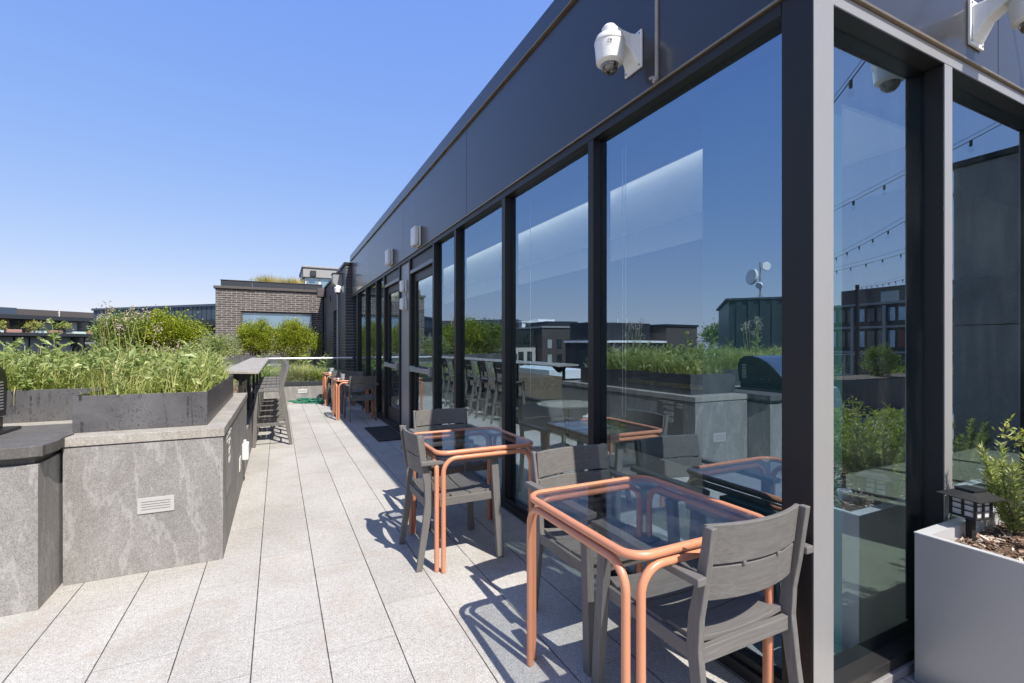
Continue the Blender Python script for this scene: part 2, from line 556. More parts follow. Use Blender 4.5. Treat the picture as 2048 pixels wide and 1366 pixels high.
# ---------------------------------------------------------------- setting
tag(MB().add([(-1500, -1500, -22), (1500, -1500, -22), (1500, 1500, -22), (-1500, 1500, -22)], [(0, 1, 2, 3)]).build('ground', 'ground'), kind='structure')
fl = MB()
fl.box(-7, 22, -9, 3.7, -.3, 0)
fl.box(-.5, 1.74, 3.7, 13.1, -.3, 0)
tag(fl.build('terrace_floor', 'granite_paver'), kind='structure')
tag(B(-40, -.62, 6.3, 12.8, -3.4, -3.1).build('lower_roof', 'roof_gravel'), kind='structure')

pod = B(-7, 21.9, -8.9, 13.0, -22, -.32)
pod.box(-12, 12, 13.0, 30, -22, -.32)
tag(pod.build('lower_storeys', 'brown_cladding', origin=(5, 5, -22)), 'brown lower storeys carrying the roof terrace', 'building')

# ---------------------------------------------------------------- glass pavilion
FX, FY = 1.7325, 1.064       # front faces of the frames
GX, GY = 1.785, 1.14         # outer faces of the glass
YE = 13.2
pav = thing('glass_pavilion', (5, 7, 0), 'dark metal and glass pavilion along the terrace with two glazed doors', 'building')
def P(name, mb, mat, bevel=0, parent=pav, **k):
    return mb.build(name, mat, parent, bevel=bevel, **k)
ZH, ZT = 2.655, 2.705
# left face frames, shade put into a darker metal colour: (y0, y1)
mull = [(2.402, 2.458), (3.665, 3.735), (4.915, 4.975), (5.723, 5.782), (6.933, 6.988), (7.59, 7.65), (8.80, 8.88), (9.58, 9.65), (10.80, 10.89), (12.06, 12.2)]
for y0, y1 in mull:
    P('mullion', B(FX, GX+.012, y0, y1, .09, ZH-.002).box(GX+.012, GX+.07, y0-.012, y1+.012, .09, ZH-.002), 'dark_metal', .003)
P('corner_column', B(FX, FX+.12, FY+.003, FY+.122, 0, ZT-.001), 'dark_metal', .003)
P('header', B(FX, GX+.06, FY+.124, YE, ZH, ZT), 'dark_metal', .002)
P('sill', B(FX, GX+.06, FY+.124, YE, 0.004, .055).box(FX+.02, GX+.06, FY+.124, YE, .055, .088), 'dark_metal', .003)
P('drip_trim', B(FX-.014, FX+.03, FY-.014, YE, ZT+.002, ZT+.014), 'bronze_trim', .002)
panes = [(1.187, 2.402), (2.458, 3.665), (3.735, 4.915), (4.975, 5.723), (8.88, 9.58), (9.65, 10.80), (10.89, 12.06), (12.2, YE-.03)]
for y0, y1 in panes:
    P('glass_pane', B(GX, GX+.012, y0+.001, y1-.001, .089, ZH-.001), 'facade_glass')
P('metal_panel', B(FX+.028, GX+.05, 6.989, 7.589, .089, ZH-.001), 'anodised_metal', .003)
# doors
def door(y0, y1):
    P('transom_panel', B(FX+.028, GX+.04, y0+.001, y1-.001, 2.49, ZH-.001), 'dark_metal', .003)
    P('transom_bar', B(FX+.004, GX+.04, y0+.001, y1-.001, 2.435, 2.488), 'fascia_metal', .003)
    d = P('door', B(GX, GX+.045, y0+.03, y0+.135, .09, 2.43).box(GX, GX+.045, y1-.135, y1-.03, .09, 2.43)
          .box(GX+.001, GX+.044, y0+.136, y1-.136, 2.31, 2.43).box(GX+.001, GX+.044, y0+.136, y1-.136, .09, .31), 'dark_metal', .004)
    B(GX+.015, GX+.027, y0+.137, y1-.137, .311, 2.309).build('glass_pane', 'facade_glass', d)
    pb = MB().box(GX-.075, GX-.035, y0+.07, y1-.05, 1.02, 1.085)
    pb.box(GX-.08, GX-.002, y0+.05, y0+.11, 1.0, 1.11).box(GX-.07, GX-.002, y1-.12, y1-.06, 1.01, 1.10)
    pb.build('push_bar', 'anodised_metal', d, bevel=.006)
    P('door_jamb', B(FX+.006, GX+.045, y0+.001, y0+.028, .09, 2.434).box(FX+.006, GX+.045, y1-.028, y1-.001, .09, 2.434), 'dark_metal', .002)
door(5.782, 6.933); door(7.65, 8.80)
# fascia
fj = [FY+.004, 1.857, 4.6, 7.32, 10.35, YE]
for i in range(5):
    P('fascia_panel', B(FX+.004, FX+.05, fj[i]+.003, fj[i+1]-.003, 2.728, 3.628), 'fascia_metal', .002)
P('coping', B(FX-.016, FX+.4, FY-.016, YE+.1, 3.64, 3.73).box(FX-.010, FX+.4, FY-.01, YE+.1, 3.733, 3.79), 'fascia_metal', .003)
P('coping_lip', B(FX-.020, FX+.01, FY-.02, YE+.1, 3.629, 3.639), 'bronze_trim', .002)
P('fascia_backing', B(FX+.055, FX+.3, FY+.06, YE, 2.72, 3.635), 'dark_metal')
sb = MB().box(FX-.004, FX+.004, 1.848, 1.866, 2.735, 3.625)
sb.tube([(FX-.002, 1.857, 2.75), (FX-.004, 1.885, 2.765), (FX-.004, 1.9, 2.768)], .009, 8).tube([(FX-.001, 1.857, 2.73), (FX-.003, 1.87, 2.745)], .015, 8)
P('sealant_bead', sb, 'sealant', smooth=True)
# right face: same frame metal, fronts coloured paler as sunlit, jambs darker as shaded
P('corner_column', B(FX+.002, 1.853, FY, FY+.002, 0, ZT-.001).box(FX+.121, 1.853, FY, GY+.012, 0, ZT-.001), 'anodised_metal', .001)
rm = [(2.685, 2.754), (3.95, 4.02), (5.2, 5.27), (6.45, 6.52), (7.7, 7.77)]
for x0, x1 in rm:
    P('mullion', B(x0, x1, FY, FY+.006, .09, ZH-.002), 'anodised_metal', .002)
    P('mullion', B(x0, x1, FY+.0065, GY+.012, .09, ZH-.002).box(x0-.012, x1+.012, GY+.012, GY+.07, .09, ZH-.002), 'dark_metal', .003)
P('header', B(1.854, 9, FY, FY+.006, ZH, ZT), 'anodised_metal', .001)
P('header', B(1.854, 9, FY+.007, GY+.06, ZH+.001, ZT-.001), 'dark_metal', .001)
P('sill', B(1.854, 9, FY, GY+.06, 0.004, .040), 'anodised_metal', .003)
P('sill', B(1.854, 9, FY+.012, GY+.06, .0405, .088), 'dark_metal', .003)
P('drip_trim', B(FX+.031, 9, FY-.014, FY+.03, ZT+.002, ZT+.014), 'bronze_trim', .002)
xs = [1.854]+[a for r_ in rm for a in r_]
for i in range(0, len(xs)-1, 2):
    P('glass_pane', B(xs[i]+.001, xs[i+1]-.001, GY, GY+.012, .089, ZH-.001), 'facade_glass')
P('glass_pane', B(7.771, 9, GY, GY+.012, .089, ZH-.001), 'facade_glass')
rf = [FX+.006, 3.23, 5.9, 9]
for i in range(3):
    P('fascia_panel', B(rf[i]+.003, rf[i+1]-.003, FY+.004, FY+.05, 2.728, 3.628), 'fascia_metal', .002)
P('coping', B(FX+.401, 9, FY-.016, FY+.4, 3.64, 3.73).box(FX+.401, 9, FY-.01, FY+.4, 3.733, 3.79), 'fascia_metal', .003)
P('coping_lip', B(FX+.011, 9, FY-.02, FY+.01, 3.629, 3.639), 'bronze_trim', .002)
P('roof', B(FX+.31, 9, FY+.31, YE, 3.45, 3.60), 'roof_gravel')
# interior
P('interior_floor', B(FX+.12, 9, GY+.08, YE, .004, .012), 'interior_floor')
P('ceiling', B(2.10, 3.43, GY+.3, YE, 2.60, 2.62), 'interior_white')
P('ceiling_border', B(GX+.08, 2.098, GY+.08, YE, 2.662, 2.69).box(2.08, 2.097, GY+.3, YE, 2.47, 2.659).box(2.098, 9, GY+.08, GY+.298, 2.66, 2.69), 'interior_ceiling')
em = NT('fill_emission'); e_ = em.n('ShaderNodeEmission'); e_.inputs[0].default_value = (1, .95, .88, 1); e_.inputs[1].default_value = 42; em.done(e_.outputs[0])
P('added_ceiling_fill', B(2.0975, 2.104, GY+.4, YE-.2, 2.475, 2.50), 'fill_emission')  # unseen glowing strip added to brighten the ceiling
P('bulkhead', B(3.432, 9, GY+.3, YE, 2.35, 2.62), 'interior_ceiling')
P('interior_wall', B(8.8, 8.98, GY+.1, YE, .014, 2.34).box(FX+.12, 8.79, YE-.1, YE-.01, .014, 2.34), 'interior_dark')
P('interior_column', B(1.95, 2.24, 1.25, 1.76, .014, 2.655), 'interior_wall')
P('back_wall', B(8.99, 9.1, FY+.06, YE, 0, 3.5), 'dark_metal')
it = P('round_cafe_table', MB().lathe([(.33, 0), (.35, .008), (.35, .02), (.33, .025)], (3.05, 4.75, .69), 32), 'interior_white', smooth=True)
MB().lathe([(.20, 0), (.20, .012), (.03, .02), (.022, .06), (.022, .675)], (3.05, 4.75, .014), 20).build('stem', 'brass', it, smooth=True)
for yy in (2.30, 2.33, 3.52):
    P('blind_chain', MB().tube([(1.90, yy, .95), (1.90, yy, 2.6)], .0022, 6), 'white_plastic')
P('interior_counter', B(4.2, 4.9, 2.7, 5.2, .014, .95), 'interior_dark')
P('counter_edge', B(4.17, 4.199, 2.7, 5.2, .90, .95).box(4.17, 4.199, 2.7, 5.2, .70, .715), 'brass')

# ---------------------------------------------------------------- brick wing and penthouse
bw = thing('brick_wing', (0, 20, 0), 'dark brick wing at the far end with a long low window', 'building')
P2 = lambda n, mb, mt, bv=0: mb.build(n, mt, bw, bevel=bv)
YB = 19.9
wx0, wx1, wz0, wz1 = -1.16, 1.17, 2.02, 2.60
fr = MB()
fr.box(-2, wx0-.06, YB, YB+.3, -.3, 3.45).box(wx1+.06, 1.598, YB, YB+.3, -.3, 3.45)
fr.box(wx0-.06, wx1+.06, YB+.001, YB+.3, wz1+.06, 3.45).box(wx0-.06, wx1+.06, YB+.001, YB+.3, -.3, wz0-.06)
P2('brick_front', fr, 'brick_front')
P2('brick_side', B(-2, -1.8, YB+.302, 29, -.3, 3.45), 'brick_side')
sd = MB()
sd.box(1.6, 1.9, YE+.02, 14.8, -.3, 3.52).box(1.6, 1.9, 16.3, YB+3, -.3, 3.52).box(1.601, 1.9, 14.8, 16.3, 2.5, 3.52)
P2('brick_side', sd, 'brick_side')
P2('door_recess', B(1.80, 1.95, 14.8, 16.3, 0, 2.5), 'interior_dark')
P2('wall_cap', B(1.56, 2.0, YE-.001, YB+3, 3.522, 3.60), 'dark_metal', .005)
P2('wall_cap', B(-2.06, 1.558, YB-.06, YB+.36, 3.452, 3.54), 'brown_cladding', .005)
up = MB()
for a, b_ in ((-1.85, -.86), (-.85, .9), (.91, 1.56)):
    up.box(a, b_, YB+.1, YB+.2, 3.541, 3.76)
P2('parapet_panel', up, 'charcoal_cladding', .004)
P2('parapet_rail', B(-1.86, 1.56, YB+.08, YB+.24, 3.762, 3.785), 'brown_cladding', .004)
P2('roof', B(-2, 6, YB+.4, 29, 3.40, 3.45).box(1.9, 9, YE+.1, YB+.39, 3.4, 3.46), 'roof_gravel')
P2('building_core', B(1.96, 9, YE+.1, 29, 0, 3.39), 'charcoal_cladding')
win = P2('window_frame', B(wx0-.058, wx1+.058, YB+.04, YB+.14, wz1, wz1+.058).box(wx0-.058, wx1+.058, YB+.04, YB+.14, wz0-.058, wz0)
         .box(wx0-.058, wx0, YB+.04, YB+.14, wz0, wz1).box(wx1, wx1+.058, YB+.04, YB+.14, wz0, wz1), 'brown_cladding')
B(wx0, wx1, YB+.1, YB+.11, wz0, wz1).build('pane', 'sky_window', win)
P2('down_pipe', MB().tube([(1.55, 14.55, 0), (1.55, 14.55, 3.2)], .035, 10).box(1.47, 1.62, 14.47, 14.63, 3.2, 3.36), 'anodised_metal')
P2('gutter_box', B(1.30, 1.58, 18.9, 19.3, 3.2, 3.5), 'brown_cladding', .01)
P2('down_pipe', MB().tube([(1.5, 19.1, 0), (1.5, 19.1, 3.2)], .05, 10), 'charcoal_cladding')
P2('wall_vent', B(1.58, 1.60, 17.1, 17.35, 2.9, 3.1), 'charcoal_cladding')

ph = thing('roof_penthouse', (5, 47, 3), 'pale grey penthouse with blue windows above the brick wing', 'building')
PH = lambda n, mb, mt, bv=0: mb.build(n, mt, ph, bevel=bv)
PH('wall', B(1.9, 9, 43.7, 50, 7.22, 8.0), 'grey_cladding')
PH('roof_edge', B(1.8, 9, 43.6, 50, 8.001, 8.15), 'grey_cladding', .02)
for a, b_ in ((2.15, 3.12), (3.3, 6.6)):
    f = PH('window', B(a-.08, b_+.08, 43.95, 44.05, 4.4, 7.21), 'white_render')
    B(a, b_, 43.93, 43.945, 4.5, 7.13).build('pane', 'sky_window', f)
PH('base', B(2.0, 9, 44.1, 50, 3, 7.2), 'grey_cladding')
PH('vent_hood', B(2.45, 2.9, 43.5, 43.69, 7.3, 7.75), 'charcoal_cladding')
PH('wall_lamp', B(5.0, 5.45, 43.5, 43.69, 7.35, 7.6), 'white_plastic')
PH('side_wall', B(1.45, 1.9, 44.3, 50, 3, 6.7), 'charcoal_cladding')
PH('guy_wire', MB().tube([(1.85, 43.8, 8), (1.0, 43.8, 5)], .02, 5), 'charcoal_cladding')

# ---------------------------------------------------------------- stone planter, grill counter
spn = thing('stone_planter', (-3, 5, 0), 'granite planter with a blackened steel liner left of the walkway', 'planter')
S_ = lambda n, mb, mt, bv=0: mb.build(n, mt, spn, bevel=bv)
S_('stone_wall', B(-1.115, -.32, 3.61, 3.70, 0, .795).box(-.41, -.32, 3.701, 6.2, 0, .795), 'granite_wall', .002)
S_('stone_wall', B(-7, -1.116, 4.22, 4.4, 0, .795).box(-7, -.411, 6.0, 6.2, 0, .795).box(-1.2, -1.117, 3.701, 4.219, 0, .795), 'granite_wall')
S_('stone_cap', B(-1.12, -.312, 3.602, 3.80, .800, .855).box(-.50, -.312, 3.801, 6.2, .800, .855), 'granite_cap', .003)
S_('stone_cap', B(-7, -1.121, 4.2, 4.5, .800, .855).box(-7, -.501, 5.85, 6.2, .8, .855), 'granite_cap', .003)
T = .006
S_('steel_liner', B(-1.12, -.425, 3.77, 3.77+T, .856, 1.08), 'blackened_steel', .001)
S_('steel_liner', B(-.425-T, -.425, 3.777, 5.85, .856, 1.08), 'blackened_steel', .001)
S_('steel_liner', B(-1.12, -1.12+T, 3.777, 4.45, .856, 1.08), 'blackened_steel', .001)
S_('steel_liner', B(-7, -1.121, 4.45, 4.45+T, .856, 1.08), 'blackened_steel', .001)
S_('steel_liner', B(-7, -.432, 5.85, 5.85+T, .856, 1.08), 'blackened_steel', .001)
S_('soil', B(-1.11, -.435, 3.78, 5.84, .9, 1.0).box(-7, -1.111, 4.46, 5.84, .9, 1.0), 'mulch')

gc = thing('grill_counter', (-2.4, 3.8, 0), 'granite counter block with a dark rough-edged slab top at the left edge', 'counter')
B(-4.2, -1.13, 3.34, 4.18, 0, .765).build('base', 'granite_wall', gc, bevel=.002)
B(-4.2, -1.15, 3.36, 4.18, .766, .806).build('recess', 'dark_slab', gc)
rng = random.Random(5)
front = []
x = -4.23
while x < -1.12:
    front.append((x, 3.315+rng.uniform(-.012, .012))); x += .045
front.append((-1.105, 3.318))
side = []
y = 3.36
while y < 4.16:
    side.append((-1.10+rng.uniform(-.010, .010), y)); y += .05
poly = front+side+[(-1.10, 4.19), (-4.23, 4.19)]
MB().prism(poly, .807, .865).build('countertop', 'dark_slab', gc, bevel=.004)

# vent light on the stone wall
def louver(name, x0, x1, y, z0, z1, label, cat):
    t = thing(name, ((x0+x1)/2, y, (z0+z1)/2), label, cat)
    B(x0, x1, y-.006, y, z0, z1).build('face_plate', 'plate_grey', t, bevel=.001)
    m = MB()
    n = 4; h = (z1-z0)
    for i in range(n):
        zc = z0+h*(.26+.16*i)
        m.box(x0+.02, x1-.02, y-.0075, y-.0062, zc-.0012, zc+.0012)
    m.build('slot', 'sticker_ink', t)
louver('step_light', -.768, -.582, 3.61, .36, .456, 'small louvred metal step light on the front of the stone planter', 'wall light')

# policy sign on the side of the planter
sg = thing('policy_sign', (-.32, 3.95, .6), 'grey policy sign with white writing on the side of the stone planter', 'sign')
B(-.32, -.314, 3.76, 4.14, .36, .79).build('sign_plate', 'sign_plate', sg, bevel=.001)
def text(body, size, loc, name, mat, parent, rot=(R(90), 0, R(90)), ext=.0006, align='LEFT', bold=False):
    cu = bpy.data.curves.new(name, 'FONT'); cu.body = body; cu.size = size; cu.extrude = ext; cu.align_x = align
    if bold: cu.offset = size*.018
    ob = bpy.data.objects.new(name, cu); COL.objects.link(ob)
    dg = bpy.context.evaluated_depsgraph_get()
    me = bpy.data.meshes.new_from_object(ob.evaluated_get(dg))
    bpy.data.objects.remove(ob)
    me.materials.clear(); me.materials.append(MATS[mat])
    o = bpy.data.objects.new(name, me); COL.objects.link(o)
    o.parent = parent
    o.location = Vector(loc)-parent_world(parent); o.rotation_euler = rot
    return o
text('GRILL\nPOLICY', .028, (-.3132, 3.775, .745), 'heading', 'sign_ink', sg, bold=True)
lines = ['GRILL HOURS 9 AM TO 10 PM', 'RESERVE AT THE DESK', '', 'CLEAN THE GRILL', 'AFTER EACH USE AND', 'SHUT GAS OFF', '', 'DO NOT LEAVE THE', 'GRILL UNATTENDED', 'WHILE IN USE', '', 'NO GLASS NEAR THE', 'GRILL AREA AND KEEP', 'TERRACE CLEAN']
text('\n'.join(lines), .0165, (-.3132, 3.90, .765), 'text_lines', 'sign_ink', sg)

ob_ = thing('outlet_box', (-.32, 5.5, .33), 'white weatherproof outlet box low on the side of the stone planter', 'outlet')
B(-.32, -.265, 5.42, 5.58, .25, .41).build('cover', 'white_plastic', ob_, bevel=.01)
MB().tube([(-.30, 5.5, .41), (-.30, 5.5, .44)], .014, 8).tube([(-.30, 5.5, .25), (-.30, 5.5, .22)], .014, 8).build('fitting', 'white_plastic', ob_)
op = thing('cover_plate', (-.32, 5.1, .29), 'flat beige cover plate beside the white outlet box', 'outlet')
B(-.32, -.313, 5.02, 5.18, .23, .35).build('plate', 'cream_plastic', op, bevel=.002)
MB().tube([(-.312, 5.06, .29), (-.310, 5.06, .29)], .006, 8).build('screw', 'screw_metal', op)

# grill
gr = thing('barbecue_grill', (0, 0, 0), 'black hooded barbecue grill standing on the dark counter slab', 'grill')
B(-2.25, -1.36, 3.44, 4.02, .885, .95).build('firebox', 'grill_steel', gr, bevel=.004)
B(-2.32, -1.29, 3.40, 4.06, .866, .884).build('tray', 'grill_steel', gr, bevel=.003)
prof = [(3.42, .955), (4.03, .955), (4.05, 1.16), (4.02, 1.235), (3.95, 1.27), (3.86, 1.272), (3.76, 1.25), (3.66, 1.20), (3.57, 1.13), (3.48, 1.04)]
lid = MB().prism(prof, -2.24, -1.372, 0).build('lid', 'grill_panel', gr, bevel=.006, smooth=False)
MB().prism(prof, -1.371, -1.35, 0).build('lid_side', 'grill_steel', gr, bevel=.004)
MB().prism(prof, -2.262, -2.241, 0).build('lid_side', 'grill_steel', gr, bevel=.004)
MB().tube([(-2.15, 3.44, 1.06), (-2.15, 3.40, 1.07), (-1.46, 3.40, 1.07), (-1.46, 3.44, 1.06)], .012, 10).build('handle', 'anodised_metal', gr, smooth=True)
for i in range(3):
    MB().tube([(-2.1+.3*i, 3.44, .915), (-2.1+.3*i, 3.405, .915)], .024, 16).build('knob', 'anodised_metal', gr, smooth=True)
vt = MB()
for i in range(10):
    vt.box(-1.349, -1.346, 3.93, 3.985, 1.0+.018*i, 1.006+.018*i)
vt.build('side_vent', 'rim_metal', gr)
MB().tube([(-1.349, 3.62, 1.0), (-1.342, 3.62, 1.0)], .008, 10).tube([(-1.349, 3.72, 1.0), (-1.342, 3.72, 1.0)], .008, 10).build('bolt', 'screw_metal', gr)

# set the grill's own origin at its base, then shift it along the counter
for ch in gr.children:
    for v in ch.data.vertices: v.co -= Vector((-1.8, 3.75, .866))
gr.location = (-1.96, 3.75, .866)

# ---------------------------------------------------------------- railings, low walls, bar
rl = thing('walkway_railing', (-.42, 9.6, 0), 'glass railing on a low wall along the left side beneath the bar top', 'railing')
B(-.5, -.32, 6.202, 12.9, 0, .43).build('low_wall', 'granite_wall', rl, bevel=.002)
B(-.47, -.36, 6.22, 12.9, .432, .475).build('base_shoe', 'dark_metal', rl, bevel=.003)
for i in range(5):
    a = 6.24+i*1.33
    B(-.421, -.409, a, a+1.31, .476, 1.05).build('glass_panel', 'rail_glass', rl)
for i in range(5):
    a = 6.22+i*1.6
    B(-.40, -.365, a, a+.035, .476, 1.055).build('post', 'dark_metal', rl, bevel=.002)
bar = thing('bar_counter', (-.36, 9.5, 1.056), 'long narrow grey bar top over the left railing in front of the stools', 'bar')
pr = [(-.58, 1.088), (-.56, 1.080), (-.22, 1.068), (-.195, 1.070), (-.19, 1.082), (-.20, 1.092), (-.54, 1.110), (-.575, 1.104)]
pts = [(zz, xx) for xx, zz in pr]
for i in range(3):
    MB().prism(pts, 6.12+2.26*i, 6.12+2.26*i+2.255, 1).build('slab', 'granite_cap', bar, bevel=.003)
for i in range(4):
    yb = 6.35+i*2.1
    MB().prism([(zz, xx) for xx, zz in [(-.55, 1.077), (-.40, .97), (-.36, .97), (-.25, 1.066)]], yb, yb+.02, 1).build('bracket', 'dark_metal', bar)

er = thing('end_railing', (.65, 13.0, 0), 'glass railing with bright metal handrail closing the far end of the walkway', 'railing')
B(-.5, 1.73, 12.905, 13.08, 0, .405).build('low_wall', 'granite_wall', er, bevel=.002)
for a, b_ in ((-.5, .52), (.523, 1.73)):
    B(a, b_, 12.89, 13.09, .407, .50).build('cap', 'charcoal_cladding', er, bevel=.003)
for i in range(2):
    B(-.45+1.09*i, -.45+1.09*i+1.07, 12.98, 12.992, .50, 1.05).build('glass_panel', 'rail_glass', er)
MB().tube([(-.30, 12.986, 1.075), (1.74, 12.986, 1.075)], .026, 12).build('handrail', 'rim_metal', er, smooth=True)
t_ = thing('step_light', (.55, 12.905, .27), 'small white louvred step light on the far end wall above the hose', 'wall light')
B(.45, .65, 12.897, 12.905, .22, .32).build('face_plate', 'rim_metal', t_, bevel=.001)
B(.47, .63, 12.894, 12.896, .265, .275).build('slot', 'sticker_ink', t_)

# far planting beds
p2 = thing('steel_planter', (-3, 17.5, 0), 'long dark steel planter of shrubs in front of the brick wing', 'planter')
B(-4.75, .1, 16.3, 18.7, -.3, .83).build('stone_base', 'granite_wall', p2)
B(-4.75, .1, 16.5, 16.52, .831, 1.09).build('steel_liner', 'blackened_steel', p2)
B(.08, .1, 16.521, 18.6, .831, 1.09).build('steel_liner', 'blackened_steel', p2)
B(-4.75, .079, 16.521, 18.6, .9, 1.02).build('soil', 'mulch', p2)
p3 = thing('planting_bed', (.5, 14.7, 0), 'low planting bed beyond the end railing', 'planter')
B(-4.7, 1.58, 13.1, 16.29, -.3, .40).build('soil', 'mulch', p3)
B(.101, 1.58, 16.291, 19.88, -.3, .42).build('soil', 'mulch', p3)

# ---------------------------------------------------------------- chairs, stools, tables
def curved_board(mb, zc, h, yc, half, bow, th, tilt=0.0, n=10):
    def fn(u, v):
        s = (u*2-1)
        y = yc-bow*(1-s*s)
        z = zc+(v-.5)*h
        return (s*half, y-tilt*(v-.5)*h, z)
    # front & back skins
    mb.grid(fn, n, 1, (0, th, 0))
def leg_poly(mb, x, thx, path, wid):
    """board cut along a bent path in the y-z plane"""
    L = []; Rr = []
    for i, (y, z) in enumerate(path):
        wd = wid[i]
        L.append((y-wd/2, z)); Rr.append((y+wd/2, z))
    vs = []; fs = []
    n = len(path)
    for (l, r) in zip(L, Rr):
        vs += [(x-thx/2, l[0], l[1]), (x+thx/2, l[0], l[1]), (x+thx/2, r[0], r[1]), (x-thx/2, r[0], r[1])]
    for i in range(n-1):
        a = 4*i; b = a+4
        fs += [(a, a+1, b+1, b), (a+1, a+2, b+2, b+1), (a+2, a+3, b+3, b+2), (a+3, a, b, b+3)]
    fs += [(3, 2, 1, 0), (4*n-4, 4*n-3, 4*n-2, 4*n-1)]
    mb.add(vs, fs)
def make_chair(loc, rz, label, group):
    t = thing('armchair', loc, label, 'chair', group, rz)
    bl = lambda n, m, mt, bv=.004: m.build(n, mt, t, world=False, bevel=bv)
    for s in (-1, 1):
        m = MB()
        leg_poly(m, s*.228, .026, [(.012, 0), (.055, .28), (.075, .43), (.068, .53), (.045, .64), (.012, .83)], [.038, .045, .052, .048, .042, .030])
        bl('rear_leg', m, 'wood_z')
        m = MB().beam((s*.262, .545, 0), (s*.250, .505, .652), .034, .045, (0, 1, 0), .036, .05)
        bl('front_leg', m, 'wood_z')
        m = MB()
        # arm: flat board widening forward
        ya, yb = .012, .555
        xi = s*.222
        pl = [(s*.282, ya), (s*.243, ya), (s*.238, .30), (s*.230, yb), (s*.285, yb+.004), (s*.288, .30)]
        if s > 0: pl = pl[::-1]
        m.prism(pl, .654, .680)
        bl('armrest', m, 'wood_y')
        m = MB().beam((s*.226, .08, .405), (s*.236, .50, .41), .022, .05)
        bl('side_rail', m, 'wood_y', .002)
    m = MB().box(-.212, .212, .06, .082, .375, .425)
    bl('back_rail', m, 'wood_x', .002)
    m = MB().box(-.232, .232, .482, .504, .385, .43)
    bl('front_rail', m, 'wood_x', .002)
    # seat slats, dished across
    edges = [(.085, .215), (.222, .345), (.352, .455), (.461, .52)]
    for k, (a, b_) in enumerate(edges):
        m = MB()
        hw = .215 if k == 0 else .228
        zb = [.447, .443, .447, .452][k]
        m.grid(lambda u, v, a=a, b_=b_, hw=hw, zb=zb, k=k: ((u*2-1)*hw, a+(b_-a)*v, zb+.012*(v-.5)*(k-1)*.6-.020*(1-(u*2-1)**2)), 12, 1, (0, 0, -.018))
        bl('seat_slat', m, 'wood_x', .002)
    m = MB(); curved_board(m, .765, .130, .034, .226, .042, .018, .12)
    bl('backrest', m, 'wood_x', .003)
    m = MB(); curved_board(m, .635, .112, .051, .224, .040, .018, .12)
    m.box(-.09, -.075, .004, .02, .688, .702).box(.075, .09, .004, .02, .688, .702)
    bl('backrest', m, 'wood_x', .003)
    return t
G1 = 'charcoal armchairs around the orange tables'
first = make_chair((1.418, 1.03, 0), 0, 'nearest charcoal armchair, seen from behind at the near side of the nearest orange table', G1)
def place(x, y, rz, label):
    c = copy_tree(first); c.location = (x, y, 0); c.rotation_euler = (0, 0, R(rz)); c['label'] = label
    return c
place(1.435, 2.215, 181, 'charcoal armchair on the far side of the nearest orange table, its backrest half in shade')
place(.765, 3.11, -90, 'charcoal armchair at the walkway side of the second orange table, seen from its side')
place(1.28, 4.05, 180, 'charcoal armchair on the far side of the second orange table, near the door mat')
place(1.405, 9.06, 0, 'dark armchair at the near side of the third orange table, seen from behind')
place(1.43, 10.78, 180, 'dark armchair between the two farthest orange tables, facing the camera')
place(1.32, 11.40, 0, 'dark armchair tucked into the near side of the farthest orange table, back to the camera')

def make_table(loc, label, group):
    W_, D_ = .70, .73
    t = thing('square_table', loc, label, 'table', group)
    r = .0147; cr = .075
    pts = []
    hx, hy = W_/2-r, D_/2-r
    for cx, cy, a in ((hx-cr, hy-cr, 0), (-hx+cr, hy-cr, 90), (-hx+cr, -hy+cr, 180), (hx-cr, -hy+cr, 270)):
        pts += [(cx+cr*math.cos(R(a+10*k)), cy+cr*math.sin(R(a+10*k)), .728) for k in range(10)]
    MB().tube(pts, r, 14, True).build('top_ring', 'orange_coat', t, world=False, smooth=True)
    cg = cr-.014
    gx, gy = hx-.014, hy-.014
    pl = []
    for cx, cy, a in ((gx-cg, gy-cg, 0), (-gx+cg, gy-cg, 90), (-gx+cg, -gy+cg, 180), (gx-cg, -gy+cg, 270)):
        pl += [(cx+cg*math.cos(R(a+10*k)), cy+cg*math.sin(R(a+10*k))) for k in range(10)]
    MB().prism(pl, .728, .736).build('glass_top', 'table_glass', t, world=False)
    zt = .694; br = .085
    for s in (-1, 1):
        for ax in (0, 1):
            L = (W_/2-r if ax == 0 else D_/2-r)-.033
            q = (D_/2-r if ax == 0 else W_/2-r)*s
            def pp(a, z):
                return (a, q, z) if ax == 0 else (q, a, z)
            path = [pp(-L, 0.004), pp(-L, .3)]
            for k in range(9):
                an = R(180-90*k/8)
                path.append(pp(-L+br+br*math.cos(an), zt-br+br*math.sin(an)))
            for k in range(9):
                an = R(90-90*k/8)
                path.append(pp(L-br+br*math.cos(an), zt-br+br*math.sin(an)))
            path += [pp(L, .3), pp(L, .004)]
            MB().tube(path, r, 14).build('leg_frame', 'orange_coat', t, world=False, smooth=True)
    return t
G2 = 'orange tube tables along the glass facade'
tb = make_table((1.318, 1.507, 0), 'nearest orange tube-framed table with smoked glass top', G2)
for y, lb in ((3.15, 'second orange table from the camera, with an armchair at its walkway side'),
              (9.75, 'third orange table, small with distance, beside the far door'),
              (12.13, 'farthest orange table, beside the coiled green hose')):
    c = copy_tree(tb); c.location = (1.21 if y < 4 else 1.32, y, 0); c['label'] = lb

